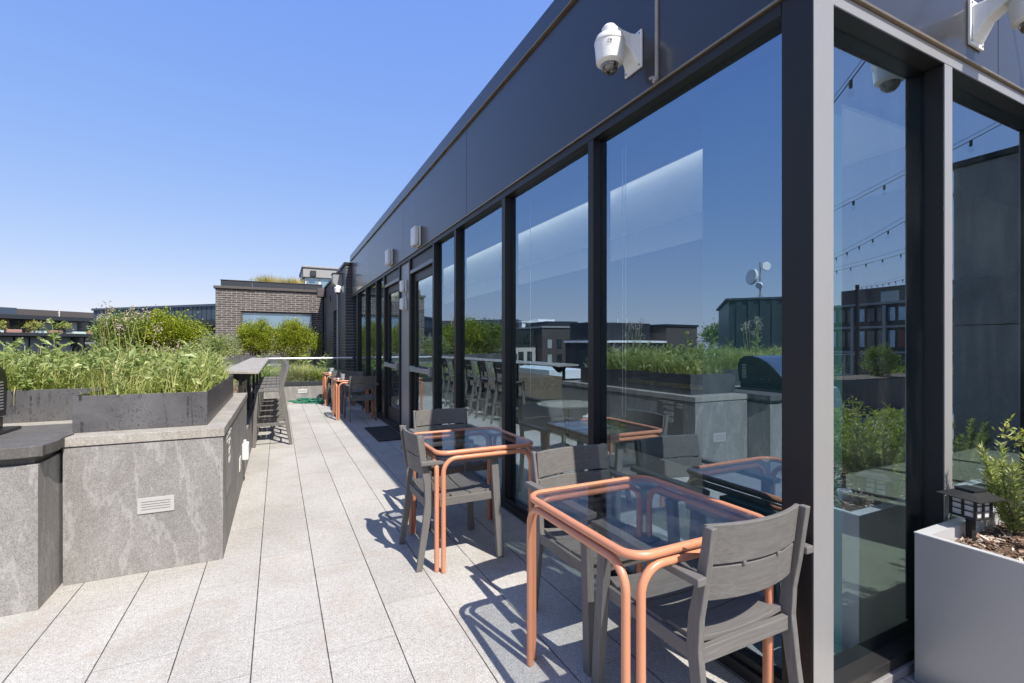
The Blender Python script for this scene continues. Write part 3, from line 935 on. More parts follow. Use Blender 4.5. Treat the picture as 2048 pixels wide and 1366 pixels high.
def make_stool(loc, label, group):
    # local: faces -x (towards the bar)
    t = thing('bar_stool', loc, label, 'stool', group, R(90))
    bl = lambda n, m, mt, bv=.003: m.build(n, mt, t, world=False, bevel=bv)
    # local frame: x width, +y forward
    for s in (-1, 1):
        m = MB()
        leg_poly(m, s*.195, .03, [(0, 0), (.075, .45), (.125, .74), (.118, .82), (.09, .92), (.035, 1.11)], [.045, .05, .06, .058, .05, .036])
        bl('rear_leg', m, 'wood_z')
        m = MB().beam((s*.205, .46, 0), (s*.185, .43, .745), .034, .045, (0, 1, 0))
        bl('front_leg', m, 'wood_z')
        bl('stretcher', MB().beam((s*.203, .04, .30), (s*.198, .45, .30), .02, .045), 'wood_y')
    bl('stretcher', MB().box(-.19, .19, .438, .460, .20, .245), 'wood_x')
    bl('stretcher', MB().box(-.18, .18, .055, .075, .33, .37), 'wood_x')
    bl('seat_rail', MB().box(-.175, .175, .125, .145, .69, .735).box(-.175, .175, .41, .43, .69, .735), 'wood_x')
    for k, (a, b_) in enumerate(((.12, .19), (.196, .265), (.271, .34), (.346, .41), (.416, .47))):
        m = MB()
        m.grid(lambda u, v, a=a, b_=b_: ((u*2-1)*.205, a+(b_-a)*v, .768-.014*(1-(u*2-1)**2)), 8, 1, (0, 0, -.018))
        bl('seat_slat', m, 'wood_x', .002)
    m = MB(); curved_board(m, 1.055, .11, .058, .20, .035, .018, .25); bl('backrest', m, 'wood_x')
    m = MB(); curved_board(m, .945, .09, .088, .198, .033, .018, .25); bl('backrest', m, 'wood_x')
    return t
G3 = 'slatted bar stools along the bar top'
st = make_stool((.165, 7.58, 0), 'nearest of the five slatted bar stools under the bar top', G3)
for k, lb in ((1, 'second bar stool from the camera in the row'), (2, 'middle bar stool of the row of five'),
              (3, 'fourth bar stool from the camera in the row'), (4, 'farthest bar stool, nearest to the end railing')):
    c = copy_tree(st); c.location = (.165, 7.58+.75*k, 0); c['label'] = lb

# small things on the far tables, hose, mat
def cup(x, y, z, r, h, mat, label, name='plant_pot'):
    o = MB().lathe([(r*.8, 0), (r, h), (r*.88, h), (r*.7, .02)], (x, y, z), 18).build(name, mat, None, origin=(x, y, z), smooth=True)
    return tag(o, label, 'pot')
cup(1.14, 9.86, .738, .045, .10, 'grey_pot', 'small grey pot on the third orange table')
cup(1.16, 12.2, .738, .06, .12, 'grey_pot', 'small grey pot on the farthest orange table')
cup(1.03, 9.6, .738, .02, .04, 'white_plastic', 'tiny white cup on the third orange table', 'cup')
tag(B(1.08, 1.42, 11.9, 12.25, .738, .76).build('folded_napkin', 'white_plastic', None, origin=(1.2, 12, .738)), 'folded white napkin lying on the farthest orange table', 'napkin')
tag(B(1.30, 1.71, 7.02, 8.3, .004, .016).build('door_mat', 'mat_fibre', None, origin=(1.5, 7.6, 0), bevel=.004), 'dark brown door mat in front of the glazed doors', 'door mat')
rng = random.Random(11)
hp = []
N = 420
for i in range(N):
    a = i*.235
    k = i/N
    rr = .20+.07*math.sin(i*.11)+rng.uniform(-.003, .003)
    hp.append((.48+k*.85+rr*1.1*math.cos(a), 12.58+.10*math.sin(k*9)+rr*.62*math.sin(a), .018+.10*abs(math.sin(i*.043))*(.5+.5*math.sin(i*.17))))
hp += [(1.2, 12.45, .02), (1.0, 12.3, .014), (.8, 12.2, .014)]
ho = MB().tube(hp, .0115, 7).build('garden_hose', 'hose_green', None, origin=(.8, 12.55, 0), smooth=True)
tag(ho, 'tangled green garden hose coiled at the far end wall', 'hose')

# ---------------------------------------------------------------- fittings on the facade
def wall_box(x, y, z, wy, h, d, label, mat='cream_plastic', name='emergency_light', grp=None):
    t = thing(name, (x, y, z), label, 'wall light', grp)
    B(x-.03, x, y-wy/2, y+wy/2, z-h/2, z+h/2).build('back_box', mat, t, bevel=.012, seg=3)
    B(x-d, x-.031, y-wy/2+.006, y+wy/2-.006, z-h/2+.006, z+h/2-.006).build('lens_cover', 'white_plastic', t, bevel=.022, seg=3)
    MB().tube([(x-.05, y-wy/2-.002, z-h/2+.03), (x-.05, y-wy/2+.01, z-h/2+.03)], .008, 8).build('screw', 'screw_metal', t)
    return t
wall_box(FX+.004, 6.42, 2.875, .22, .27, .10, 'larger cream wall light on the fascia above the nearer glazed door')
wall_box(FX+.004, 8.17, 2.885, .22, .27, .10, 'smaller looking cream wall light on the fascia above the farther glazed door')
a_ = wall_box(FX+.028, 7.28, 2.30, .17, .185, .085, 'upper of the two cream boxes on the metal panel between the doors')
b_ = wall_box(FX+.028, 7.28, 2.03, .17, .185, .085, 'lower of the two cream boxes on the metal panel between the doors')
MB().tube([(FX+.018, 7.28, 2.12), (FX+.018, 7.28, 2.21)], .009, 8).build('conduit', 'white_plastic', b_)

def dome_camera(t, loc, outdir, plate_h=.20, plate_w=.135, reach=.165):
    """outdir: unit vector away from the wall; loc on the wall at plate centre"""
    O = Vector(outdir); U = Vector((0, 0, 1)); S = O.cross(U)
    L = Vector(loc)
    def q(s, o_, u): return L+S*s+O*o_+U*u
    def qbox(m, s0, s1, o0, o1, u0, u1):
        vs = [q(s, o_, u) for u in (u0, u1) for (s, o_) in ((s0, o0), (s1, o0), (s1, o1), (s0, o1))]
        m.add(vs, [(3, 2, 1, 0), (4, 5, 6, 7), (0, 1, 5, 4), (1, 2, 6, 5), (2, 3, 7, 6), (3, 0, 4, 7)])
    m = MB(); qbox(m, -plate_w/2, plate_w/2, 0, .012, -plate_h/2, plate_h/2)
    m.build('mounting_plate', 'white_plastic', t, bevel=.003)
    m = MB()
    # tapering bracket arm
    sec = [(0.012, .055, -.085, .075), (.06, .042, -.01, .078), (.11, .038, .02, .085), (reach, .038, .045, .098)]
    vs = []
    for o_, hw, u0, u1 in sec:
        vs += [q(-hw, o_, u0), q(hw, o_, u0), q(hw, o_, u1), q(-hw, o_, u1)]
    fs = []
    for i in range(len(sec)-1):
        a = 4*i; c = a+4
        fs += [(a, a+1, c+1, c), (a+1, a+2, c+2, c+1), (a+2, a+3, c+3, c+2), (a+3, a, c, c+3)]
    n4 = 4*len(sec)-4
    fs += [(3, 2, 1, 0), (n4, n4+1, n4+2, n4+3)]
    m.add(vs, fs).build('bracket_arm', 'white_plastic', t, bevel=.006)
    c = q(0, reach, 0)
    MB().lathe([(.040, .05), (.042, .09), (.030, .105), (.0, .108)], c, 24).build('neck', 'white_plastic', t, smooth=True)
    MB().lathe([(.052, -.100), (.070, -.088), (.074, -.05), (.079, .01), (.079, .024), (.070, .045), (.045, .056)], c, 36).build('housing', 'white_plastic', t, smooth=True)
    MB().lathe([(.0795, .006), (.081, .010), (.081, .016), (.0795, .020)], c, 36).build('housing_seam', 'cream_plastic', t)
    d = MB().lathe([(.001, -.147), (.022, -.143), (.038, -.130), (.046, -.112), (.0475, -.096)], c, 32).build('dome', 'dome_black', t, smooth=True)
    # small printed square facing away from the wall
    F_ = (O*.6-Vector((0, 1, 0))*.8) if abs(O.x) > .5 else (O*.7+Vector((-1, 0, 0))*.7)
    F_.normalize(); H_ = U.cross(F_).normalized()
    p0 = c+F_*.0785+U*(-.018)
    m = MB()
    for a, b2, w2, h2 in ((-.009, .004, .010, .004), (.006, .004, .008, .010), (-.008, -.005, .012, .003), (.002, -.010, .02, .002), (-.002, .011, .018, .002)):
        m.add([p0+H_*(a-w2/2)+U*(b2-h2/2), p0+H_*(a+w2/2)+U*(b2-h2/2), p0+H_*(a+w2/2)+U*(b2+h2/2), p0+H_*(a-w2/2)+U*(b2+h2/2)], [(0, 1, 2, 3)])
    m.build('printed_mark', 'sticker_ink', t)
    m = MB()
    for s in (-1, 1):
        for u in (-1, 1):
            p = q(s*(plate_w/2-.014), .012, u*(plate_h/2-.016))
            m.tube([p, p+O*.003], .005, 8)
    m.build('screws', 'screw_metal', t)
tt = NT('dome_black')
tt.done(tt.bsdf(tt.ramp(tt.noise(tt.coord(), 28, 4, .6, 1.2), [(.42, (.012, .012, .012)), (.6, (.16, .14, .11))]), .06, 0, None, .8, 1.0))
GC = 'white dome security cameras'
c1 = thing('security_camera', (FX+.003, 2.03, 2.965), 'large white dome camera on the dark left fascia above the tables', 'camera', GC)
dome_camera(c1, (FX+.003, 2.03, 2.965), (-1, 0, 0))
c2 = thing('security_camera', (2.97, FY+.003, 2.905), 'white dome camera on the sunlit right fascia at the top right corner', 'camera', GC)
dome_camera(c2, (2.97, FY+.003, 2.905), (0, -1, 0), .21, .135, .20)
c3 = thing('security_camera', (1.6, 13.6, 2.92), 'small distant white dome camera on the brick side wall', 'camera', GC)
dome_camera(c3, (1.6, 13.6, 2.92), (-1, 0, 0))
fl_ = thing('wall_floodlight', (1.6, 14.2, 3.25), 'grey box shaped floodlight high on the brick side wall', 'wall light')
MB().prism([(3.12, 1.36), (3.06, 1.42), (3.06, 1.60), (3.38, 1.60), (3.38, 1.36)][::-1], 13.95, 14.35, 1).build('housing', 'anodised_metal', fl_, bevel=.006)
B(1.34, 1.6, 13.93, 14.37, 3.382, 3.40).build('hood', 'dark_metal', fl_)
MB().tube([(1.56, 14.1, 3.40), (1.56, 14.1, 3.5), (1.6, 14.0, 3.52)], .012, 6).build('conduit', 'anodised_metal', fl_)

# ---------------------------------------------------------------- planter by the right facade
rp = thing('silver_planter', (3.15, -.2, 0), 'large silver metal planter box with bark mulch beside the right facade', 'planter')
PX0, PX1, PY0, PY1, PZ = 2.36, 3.93, -1.6, 1.035, .617
Q = lambda n, mb, mt, bv=0: mb.build(n, mt, rp, bevel=bv)
Q('side_panel', B(PX0, PX0+.003, PY0, PY1, .004, PZ-.003).box(PX1-.003, PX1, PY0, PY1, .004, PZ-.003)
  .box(PX0+.0031, PX1-.0031, PY0, PY0+.003, .004, PZ-.003).box(PX0+.0031, PX1-.0031, PY1-.003, PY1, .004, PZ-.003), 'silver_paint')
Q('rim', B(PX0-.002, PX0+.022, PY0, PY1-.0451, PZ-.0025, PZ+.001).box(PX1-.022, PX1+.002, PY0, PY1-.0451, PZ-.0025, PZ+.001)
  .box(PX0-.002, PX1+.002, PY1-.045, PY1+.002, PZ-.0025, PZ+.001).box(PX0+.0221, PX1-.0221, PY0, PY0+.022, PZ-.0025, PZ+.001)
  .box(PX0+.0035, PX1-.0035, PY1-.045, PY1-.042, PZ-.10, PZ-.003), 'rim_metal')
Q('soil', B(PX0+.004, PX1-.004, PY0+.004, PY1-.046, .40, .555), 'mulch')
rng_ = np.random.default_rng(4)
def chips(n, x0, x1, y0, y1, z, L):
    c = np.stack([rng_.uniform(x0, x1, n), rng_.uniform(y0, y1, n), z+rng_.uniform(0, .016, n)], 1)
    a = rng_.uniform(0, 2*np.pi, n); l = L*rng_.uniform(.4, 1.3, n); w_ = l*rng_.uniform(.25, .5, n)
    tz = rng_.uniform(-.5, .5, n)
    d = np.stack([np.cos(a), np.sin(a), tz], 1)*l[:, None]/2
    s_ = np.stack([-np.sin(a), np.cos(a), rng_.uniform(-.5, .5, n)], 1)*w_[:, None]/2
    up_ = np.array([0, 0, .004])
    V = np.stack([c-d-s_, c+d-s_*.6, c+d*.9+s_, c-d*.8+s_*.7, c-d-s_-up_, c+d-s_*.6-up_, c+d*.9+s_-up_, c-d*.8+s_*.7-up_], 1).reshape(-1, 3)
    base = (np.arange(n)*8)[:, None, None]
    Fc = (base+np.array([[0, 1, 2, 3], [0, 4, 5, 1], [1, 5, 6, 2], [2, 6, 7, 3], [3, 7, 4, 0]])[None]).reshape(-1, 4)
    return MB().arr(V, Fc)
ch = chips(7000, PX0+.03, PX1-.03, -.6, PY1-.06, .557, .034).build('bark_chips', 'bark_chip', None, origin=(3.1, .3, .555))
tag(ch, 'loose bark chips covering the soil of the silver planter', 'mulch', kind='stuff')

ln = thing('garden_lantern', (2.655, .965, .555), 'small black solar stake lantern in the corner of the silver planter', 'lantern')
lx, ly = 2.655, .965
az = R(-12)
LM = Matrix.Translation((lx, ly, -.075)) @ Matrix.Rotation(az, 4, 'Z') @ Matrix.Scale(1.12, 4)
MB().box(-.011, .011, -.011, .011, .50, .655, LM).build('stake', 'dark_metal', ln, bevel=.002)
MB().box(-.045, .045, -.045, .045, .655, .662, LM).build('base_plate', 'dark_metal', ln, bevel=.001)
fm = MB()
for i in (-1, 1):
    for j in (-1, 1):
        fm.box(i*.04-.004, i*.04+.004, j*.04-.004, j*.04+.004, .6625, .73, LM)
for k in range(4):
    M2 = LM @ Matrix.Rotation(R(90*k), 4, 'Z')
    fm.box(-.004, .004, -.043, -.039, .6625, .73, M2)
    for zz in (.684, .706):
        fm.box(-.036, -.0041, -.0425, -.0395, zz-.0018, zz+.0018, M2).box(.0041, .036, -.0425, -.0395, zz-.0018, zz+.0018, M2)
fm.build('cage', 'dark_metal', ln)
MB().box(-.0375, .0375, -.0375, .0375, .6625, .7295, LM).build('diffuser', 'lantern_pane', ln)
rfm = MB()
rfm.add([(-.072, -.072, .733), (.072, -.072, .733), (.072, .072, .733), (-.072, .072, .733), (-.03, -.03, .756), (.03, -.03, .756), (.03, .03, .756), (-.03, .03, .756),
         (-.072, -.072, .730), (.072, -.072, .730), (.072, .072, .730), (-.072, .072, .730)],
        [(0, 1, 5, 4), (1, 2, 6, 5), (2, 3, 7, 6), (3, 0, 4, 7), (4, 5, 6, 7), (11, 10, 9, 8), (8, 9, 1, 0), (9, 10, 2, 1), (10, 11, 3, 2), (11, 8, 0, 3)], LM)
rfm.build('roof', 'dark_metal', ln)
MB().box(-.034, .034, -.034, .034, .7565, .763, LM).build('solar_panel', 'grill_steel', ln, bevel=.001)
cp = MB().lathe([(.026, 0), (.034, .055), (.030, .055), (.022, .006)], (2.73, .77, .557), 20).build('plastic_cup', 'white_plastic', None, origin=(2.73, .77, .557), smooth=True)
tag(cp, 'white plastic cup standing on the bark chips of the silver planter', 'cup')

# ---------------------------------------------------------------- vegetation helpers
NR = np.random.default_rng(7)
def norm(a):
    return a/np.maximum(np.linalg.norm(a, axis=1, keepdims=True), 1e-6)
def leaf_batch(mb, c, d, L, Wd, fold=.25, droop=0.0, nr=None):
    """pointed folded leaves: c centres(base), d directions, L lengths, Wd widths"""
    nr = NR if nr is None else nr
    n = len(c)
    d = norm(d)
    r = nr.normal(size=(n, 3)); s_ = norm(np.cross(d, r)); u = np.cross(s_, d)
    flip = np.where(u[:, 2] < 0, -1.0, 1.0)[:, None]; u *= flip
    L = L[:, None]; Wd = Wd[:, None]
    dr = np.array([[0, 0, -1.0]])*droop
    m = c+d*L*.45
    V = np.stack([c, m-s_*Wd/2+u*Wd*fold, c+d*L*1.0+dr*L, m+s_*Wd/2+u*Wd*fold, m+dr*L*.25], 1).reshape(-1, 3)
    b = (np.arange(n)*5)[:, None, None]
    Fc = (b+np.array([[0, 4, 1], [1, 4, 2], [0, 3, 4], [4, 3, 2]])[None]).reshape(-1, 3)
    return mb.arr(V, Fc)
def blades(mb, base, ang, H, lean, Wd, seg=4, nr=None):
    """curved grass blades"""
    nr = NR if nr is None else nr
    n = len(base)
    rows = []
    dx = np.stack([np.cos(ang), np.sin(ang), np.zeros(n)], 1)
    px_ = np.stack([-np.sin(ang+.5), np.cos(ang+.5), np.zeros(n)], 1)
    for i in range(seg+1):
        t = i/seg
        z = H*(t-.32*lean*t*t*t)
        p = base+dx*(H*lean*t*t*.75)[:, None]+np.stack([np.zeros(n), np.zeros(n), z], 1)
        wd = Wd*(1-t**1.6)*.5+.0006
        rows += [p-px_*wd[:, None], p+px_*wd[:, None]]
    V = np.stack(rows, 1).reshape(-1, 3)
    k = 2*(seg+1)
    b = (np.arange(n)*k)[:, None, None]
    q = np.array([[2*i, 2*i+1, 2*i+3, 2*i+2] for i in range(seg)])[None]
    return mb.arr(V, (b+q).reshape(-1, 4))
def sph(n, nr=None):
    nr = NR if nr is None else nr
    return norm(nr.normal(size=(n, 3)))

def shrub(name, c, rad, n, L, mat, label, group=None, clumps=60, base_z=None, spread=.16, stem='stem_brown', seed=1, flat=1.0, outward=.7, cat='shrub', wl=.5):
    nr = np.random.default_rng(seed)
    c = np.array(c, float); rad = np.array(rad, float)
    bz = base_z if base_z is not None else c[2]-rad[2]
    t = thing(name, (c[0], c[1], bz), label, cat, group)
    dirs = sph(clumps, nr); dirs[:, 2] = np.where(nr.random(clumps) < .3, -np.abs(dirs[:, 2])*.8, np.abs(dirs[:, 2]))
    dirs = norm(dirs)
    cc = c+dirs*rad*(nr.uniform(.15, 1.0, clumps)**.5)[:, None]
    cc += nr.normal(size=cc.shape)*rad*.05
    idx = nr.integers(0, clumps, n)
    off = nr.normal(size=(n, 3))*spread*rad.mean()
    p = cc[idx]+off
    d = norm(p-c)*outward+sph(n, nr)*.7+np.array([0, 0, .25])
    mb = MB()
    leaf_batch(mb, p, d, L*nr.uniform(.6, 1.25, n), L*wl*nr.uniform(.7, 1.2, n), nr=nr)
    mb.build('foliage', mat, t)
    sm = MB()
    for i in range(0, clumps, max(1, clumps//18)):
        e = cc[i]; b0 = np.array([c[0]+nr.uniform(-.2, .2)*rad[0], c[1]+nr.uniform(-.2, .2)*rad[1], bz])
        mid = (b0*.5+e*.5)+nr.normal(size=3)*rad*.06
        sm.tube([tuple(b0), tuple(mid), tuple(e)], .012*rad.mean()+.004, 5, r2=.003)
    sm.build('stem', stem, t)
    return t

def broad_weed(mb, sm, base, h, nleaf, L, nr, lobes=True):
    """upright weed: stem with jagged spreading leaves"""
    base = np.array(base)
    top = base+np.array([nr.uniform(-.06, .06)*h*2, nr.uniform(-.06, .06)*h*2, h])
    sm.tube([tuple(base), tuple((base+top)/2+nr.normal(size=3)*.012), tuple(top)], .006, 5, r2=.003)
    t = np.linspace(.15, 1, nleaf)
    for k, tk in enumerate(t):
        a = k*2.4+nr.uniform(-.3, .3)
        o = base+(top-base)*tk
        l = L*(1.1-.55*tk)*nr.uniform(.8, 1.2)
        el = .3+.5*tk
        d = np.array([math.cos(a)*math.cos(el), math.sin(a)*math.cos(el), math.sin(el)])
        # main blade with side lobes
        m = 7 if lobes else 1
        ps = []; ds = []; Ls = []; Ws = []
        ps.append(o); ds.append(d); Ls.append(l); Ws.append(l*(.18 if lobes else .3))
        if lobes:
            side = np.cross(d, [0, 0, 1]); side /= np.linalg.norm(side)
            for q in range(5):
                f = .2+.14*q
                for sgn in (-1, 1):
                    ps.append(o+d*l*f); ds.append(d*.6+side*sgn*.9+nr.normal(size=3)*.1); Ls.append(l*(.42-.05*q)); Ws.append(l*.12)
        leaf_batch(mb, np.array(ps), np.array(ds), np.array(Ls), np.array(Ws), .2, .12, nr)
def weed(name, base, h, nleaf, L, label, mat='weed_leaf', group=None, seed=0, stems=1, lobes=True, cat='plant'):
    nr = np.random.default_rng(seed)
    t = thing(name, base, label, cat, group)
    mb = MB(); sm = MB()
    for i in range(stems):
        b = (base[0]+nr.uniform(-.05, .05)*(stems > 1), base[1]+nr.uniform(-.05, .05)*(stems > 1), base[2])
        broad_weed(mb, sm, b, h*nr.uniform(.8, 1.0) if stems > 1 else h, nleaf, L, nr, lobes)
    mb.build('leaves', mat, t)
    sm.build('stem', 'stem_green', t)
    return t

# main planter greenery
def soil_pts(n, nr):
    x = nr.uniform(-6.9, -.46, n); y = nr.uniform(3.8, 5.8, n)
    bad = (x < -1.1) & (y < 4.48)
    y[bad] = nr.uniform(4.5, 5.8, bad.sum())
    return x, y
nr = np.random.default_rng(21)
n = 17000
x, y = soil_pts(n, nr)
dens = nr.random(n)
x = np.where(dens < .55, -.46-np.abs(x+.46)*.55, x)
bad = (x < -1.1) & (y < 4.48); y[bad] = nr.uniform(4.5, 5.8, bad.sum())
base = np.stack([x, y, np.full(n, .99)], 1)
hm = .22+.13*np.sin(x*2.1+y*1.3)**2+.06*np.clip((-x-.9)/2, 0, 1)
gm = MB()
blades(gm, base, nr.uniform(0, 2*np.pi, n), hm*nr.uniform(.5, 1.25, n), nr.uniform(.15, 1.0, n), nr.uniform(.004, .012, n), 4, nr)
g = gm.build('planter_grass', 'grass_leaf', None, origin=(-3, 4.8, 1.0))
tag(g, 'dense yellow-green grass filling the near stone planter', 'grass', kind='stuff')
# leafy ground cover
n = 9000
x, y = soil_pts(n, nr)
x = np.where(nr.random(n) < .55, -.46-np.abs(x+.46)*.55, x)
bad = (x < -1.1) & (y < 4.48); y[bad] = nr.uniform(4.5, 5.8, bad.sum())
base = np.stack([x, y, 1.0+nr.uniform(0, .30, n)], 1)
gm = MB()
leaf_batch(gm, base, sph(n, nr)+np.array([0, 0, .5]), nr.uniform(.035, .12, n), nr.uniform(.012, .04, n), .2, .2, nr)
sm_ = MB()
for q in range(130):
    xx = -.55-abs(nr.normal())*1.3; yy = nr.uniform(3.9, 5.7)
    if xx < -1.05 and yy < 4.5: yy = nr.uniform(4.55, 5.7)
    broad_weed(gm, gm, (xx, yy, 1.0), nr.uniform(.18, .40), 10, nr.uniform(.09, .15), nr)
g = gm.build('planter_weeds', 'weed_leaf', None, origin=(-3, 4.8, 1.0))
tag(g, 'low leafy weeds mixed into the grass of the near stone planter', 'weeds', kind='stuff')
n = 1500
x = -.5-np.abs(nr.normal(size=n))*1.5; y = nr.uniform(3.85, 5.8, n)
bad = (x < -1.1) & (y < 4.48); y[bad] = nr.uniform(4.5, 5.8, bad.sum())
gm = MB()
blades(gm, np.stack([x, y, np.full(n, .99)], 1), nr.uniform(0, 6.28, n), nr.uniform(.2, .44, n), nr.uniform(.1, .8, n), nr.uniform(.002, .006, n), 4, nr)
g = gm.build('dry_grass', 'straw_leaf', None, origin=(-2, 4.8, 1.0))
tag(g, 'thin straw coloured stems scattered through the near planter', 'grass', kind='stuff')
# blades hanging over the steel edge
gm = MB()
for (bx, ax) in ((-2.14, -1), (-2.10, -.5), (-2.02, .3), (-1.62, .1)):
    gm.tube([(bx, 4.50, 1.06), (bx+ax*.01, 4.44, 1.10), (bx+ax*.05, 4.41, 1.06), (bx+ax*.085, 4.40, .98)], .0028, 4, r2=.001)
g = gm.build('hanging_grass', 'straw_leaf', None, origin=(-2, 4.45, 1.05))
tag(g, 'few pale grass blades drooping over the steel liner edge', 'grass')

GW = 'tall weeds rising from the near stone planter'
tall = [
    (-1.53, 4.85, .56, 15, .17, 'tallest jagged leaved thistle standing above the grass near the left edge', 1),
    (-1.80, 4.9, .40, 12, .16, 'jagged weed just left of the tallest thistle', 2),
    (-1.25, 4.9, .41, 12, .15, 'broad weed right of the tallest thistle, with leaves fanned out', 3),
    (-1.00, 5.0, .36, 10, .14, 'bushy jagged weed in front of the brown seed stalks', 4),
    (-.60, 5.5, .50, 15, .11, 'upright leafy weed at the far right end of the near planter', 5),
    (-.52, 5.2, .30, 12, .11, 'small weed spilling towards the bar counter', 6),
    (-.80, 5.3, .38, 12, .12, 'mid height weed behind the front steel panel', 7),
    (-2.2, 5.0, .52, 14, .18, 'tall jagged weed behind the barbecue grill', 8),
    (-3.2, 5.0, .6, 14, .2, 'tall weed well left of the grill, seen in the glass', 9),
    (-.75, 4.3, .24, 9, .10, 'low weed just behind the front steel panel', 10),
    (-.62, 4.7, .28, 10, .10, 'low bushy weed behind the right steel panel', 11),
    (-2.7, 5.2, .46, 12, .18, 'broad weed between the grill and the outer weeds, seen in the glass', 12),
    (-4.2, 5.2, .5, 12, .2, 'outermost weed at the left end, seen in the glass', 13),
]
for X_, Y_, h, nl, L, lb, sd_ in tall:
    weed('tall_weed', (X_, Y_, .99), h, nl, L, lb, group=GW, seed=sd_)
def stalks(base, n, h, label, seed, mat='seed_head'):
    nr = np.random.default_rng(seed)
    t = thing('seed_stalks', base, label, 'plant')
    sm = MB()
    for i in range(n):
        hd = MB()
        b = Vector((base[0]+nr.uniform(-.16, .16), base[1]+nr.uniform(-.1, .1), base[2]))
        e = b+Vector((nr.uniform(-.16, .16), nr.uniform(-.1, .1), h*nr.uniform(.7, 1)))
        sm.tube([b, (b+e)/2+Vector((nr.uniform(-.02, .02), 0, 0)), e], .0045, 5, r2=.002)
        k = 26
        p = np.array(e)+nr.normal(size=(k, 3))*np.array([.028, .028, .035])
        leaf_batch(hd, p, sph(k, nr), nr.uniform(.012, .028, k), nr.uniform(.008, .016, k), nr=nr)
        hd.build('seed_head', mat, t)
    sm.build('stalk', 'straw_leaf', t)
stalks((-1.27, 5.6, 1.0), 9, .76, 'pale brown dried seed stalks in front of the big shrubs', 31)
stalks((-.88, 5.6, 1.0), 6, .42, 'small cluster of greyish seed heads behind the grass', 32)
stalks((-3.4, 5.3, 1.0), 9, .85, 'tall white flowering stalks in the left end of the planter', 33, 'blossom')

# shrubs in the far planter
GS = 'shrubs in the far planter'
shrub('leafy_shrub', (-3.95, 17.4, 1.56), (.72, .7, .66), 8500, .085, 'shrub_leaf', 'dark green leafy shrub left of the yellow-green one, with pale seed heads', GS, 90, 1.0, .17, seed=41)
shrub('leafy_shrub', (-2.85, 17.4, 1.60), (.82, .7, .70), 9500, .08, 'clipped_leaf', 'broad yellow-green shrub left of the brick wing corner', GS, 90, 1.0, .17, seed=42)
shrub('clipped_shrub', (-.66, 17.7, 1.52), (.55, .5, .62), 13000, .05, 'clipped_leaf', 'smaller rounded clipped shrub under the left part of the long window', GS, 110, .95, .13, seed=44, wl=.55)
shrub('clipped_shrub', (.52, 17.6, 1.36), (.72, .6, .80), 20000, .05, 'clipped_leaf', 'larger rounded clipped shrub under the right part of the long window', GS, 140, .42, .13, seed=45, wl=.55)
shrub('pale_shrub', (-1.6, 16.9, 1.33), (.6, .4, .34), 3600, .06, 'pale_leaf', 'low pale green shrub in front of the brick corner', GS, 40, 1.0, .2, seed=46)
stalks((-4.25, 16.8, 1.4), 9, .85, 'white seed heads above the dark green leafy shrub', 34, 'blossom')
GB = 'leafy plants in the low bed behind the end railing'
for i, (X_, Y_, h, lb) in enumerate(((-.35, 15.2, .70, 'leftmost leafy plant behind the end railing, beside the bar top'),
                                     (.15, 14.6, .66, 'leafy plant behind the end railing, left of the straw grass'),
                                     (1.15, 14.2, .72, 'long leaved plant rising above the handrail beside the brick wall'),
                                     (.75, 15.4, .86, 'tall leafy plant showing above the middle of the handrail'),
                                     (1.35, 15.2, .85, 'leafy plant closest to the brick side wall'))):
    weed('leafy_plant', (X_, Y_, .40), h, 14, .26, lb, 'pale_leaf', GB, 60+i, 4, False)
def clump(base, r, h, n, mat, label, seed, name='grass_clump', wd=(.004, .009), grp=None):
    nr = np.random.default_rng(seed)
    a = nr.uniform(0, 2*np.pi, n); q = r*np.sqrt(nr.random(n))
    b = np.stack([base[0]+q*np.cos(a), base[1]+q*np.sin(a), np.full(n, base[2])], 1)
    mb = MB(); blades(mb, b, a+nr.normal(size=n)*.4, h*nr.uniform(.6, 1.05, n), nr.uniform(.2, 1.1, n), nr.uniform(wd[0], wd[1], n), 4, nr)
    o = mb.build(name, mat, None, origin=base)
    return tag(o, label, 'grass', grp)
GG = 'ornamental grass clumps behind the end railing'
clump((.45, 13.65, .39), .32, .62, 1600, 'straw_leaf', 'straw coloured ornamental grass behind the middle of the end railing', 71, grp=GG)
clump((1.0, 13.6, .39), .26, .46, 1300, 'dill_leaf', 'bright green grass clump right of the straw coloured one', 72, grp=GG)
clump((-.1, 13.7, .39), .3, .45, 1300, 'pale_leaf', 'pale green grass clump behind the stools at the end railing', 73, grp=GG)
clump((1.4, 13.8, .39), .22, .4, 900, 'pale_leaf', 'small grass clump against the brick side wall', 74, grp=GG)
nr = np.random.default_rng(77); n = 6500
base = np.stack([nr.uniform(-2.5, 1.5, n), nr.uniform(13.2, 16.2, n), .40+nr.uniform(0, .38, n)], 1)
gm = MB(); leaf_batch(gm, base, sph(n, nr)+np.array([0, 0, .4]), nr.uniform(.05, .10, n), nr.uniform(.02, .04, n), nr=nr)
tag(gm.build('ground_cover', 'pale_leaf', None, origin=(0, 14.6, .4)), 'leafy ground cover in the low bed behind the end railing', 'ground cover', kind='stuff')
clump((-.30, 21.0, 3.55), .35, .72, 700, 'yellow_leaf', 'left tuft of yellow grass on the brick wing roof', 75, 'roof_grass', (.01, .02), 'yellow grasses on the brick wing roof')
clump((.5, 21.0, 3.55), .3, .7, 700, 'yellow_leaf', 'right tuft of yellow grass on the brick wing roof', 76, 'roof_grass', (.01, .02), 'yellow grasses on the brick wing roof')
shrub('roof_weed', (-.75, 21.0, 3.8), (.25, .2, .22), 60, .06, 'stem_green', 'sparse dark weed at the roof edge of the brick wing', None, 8, 3.45, .2, seed=78)

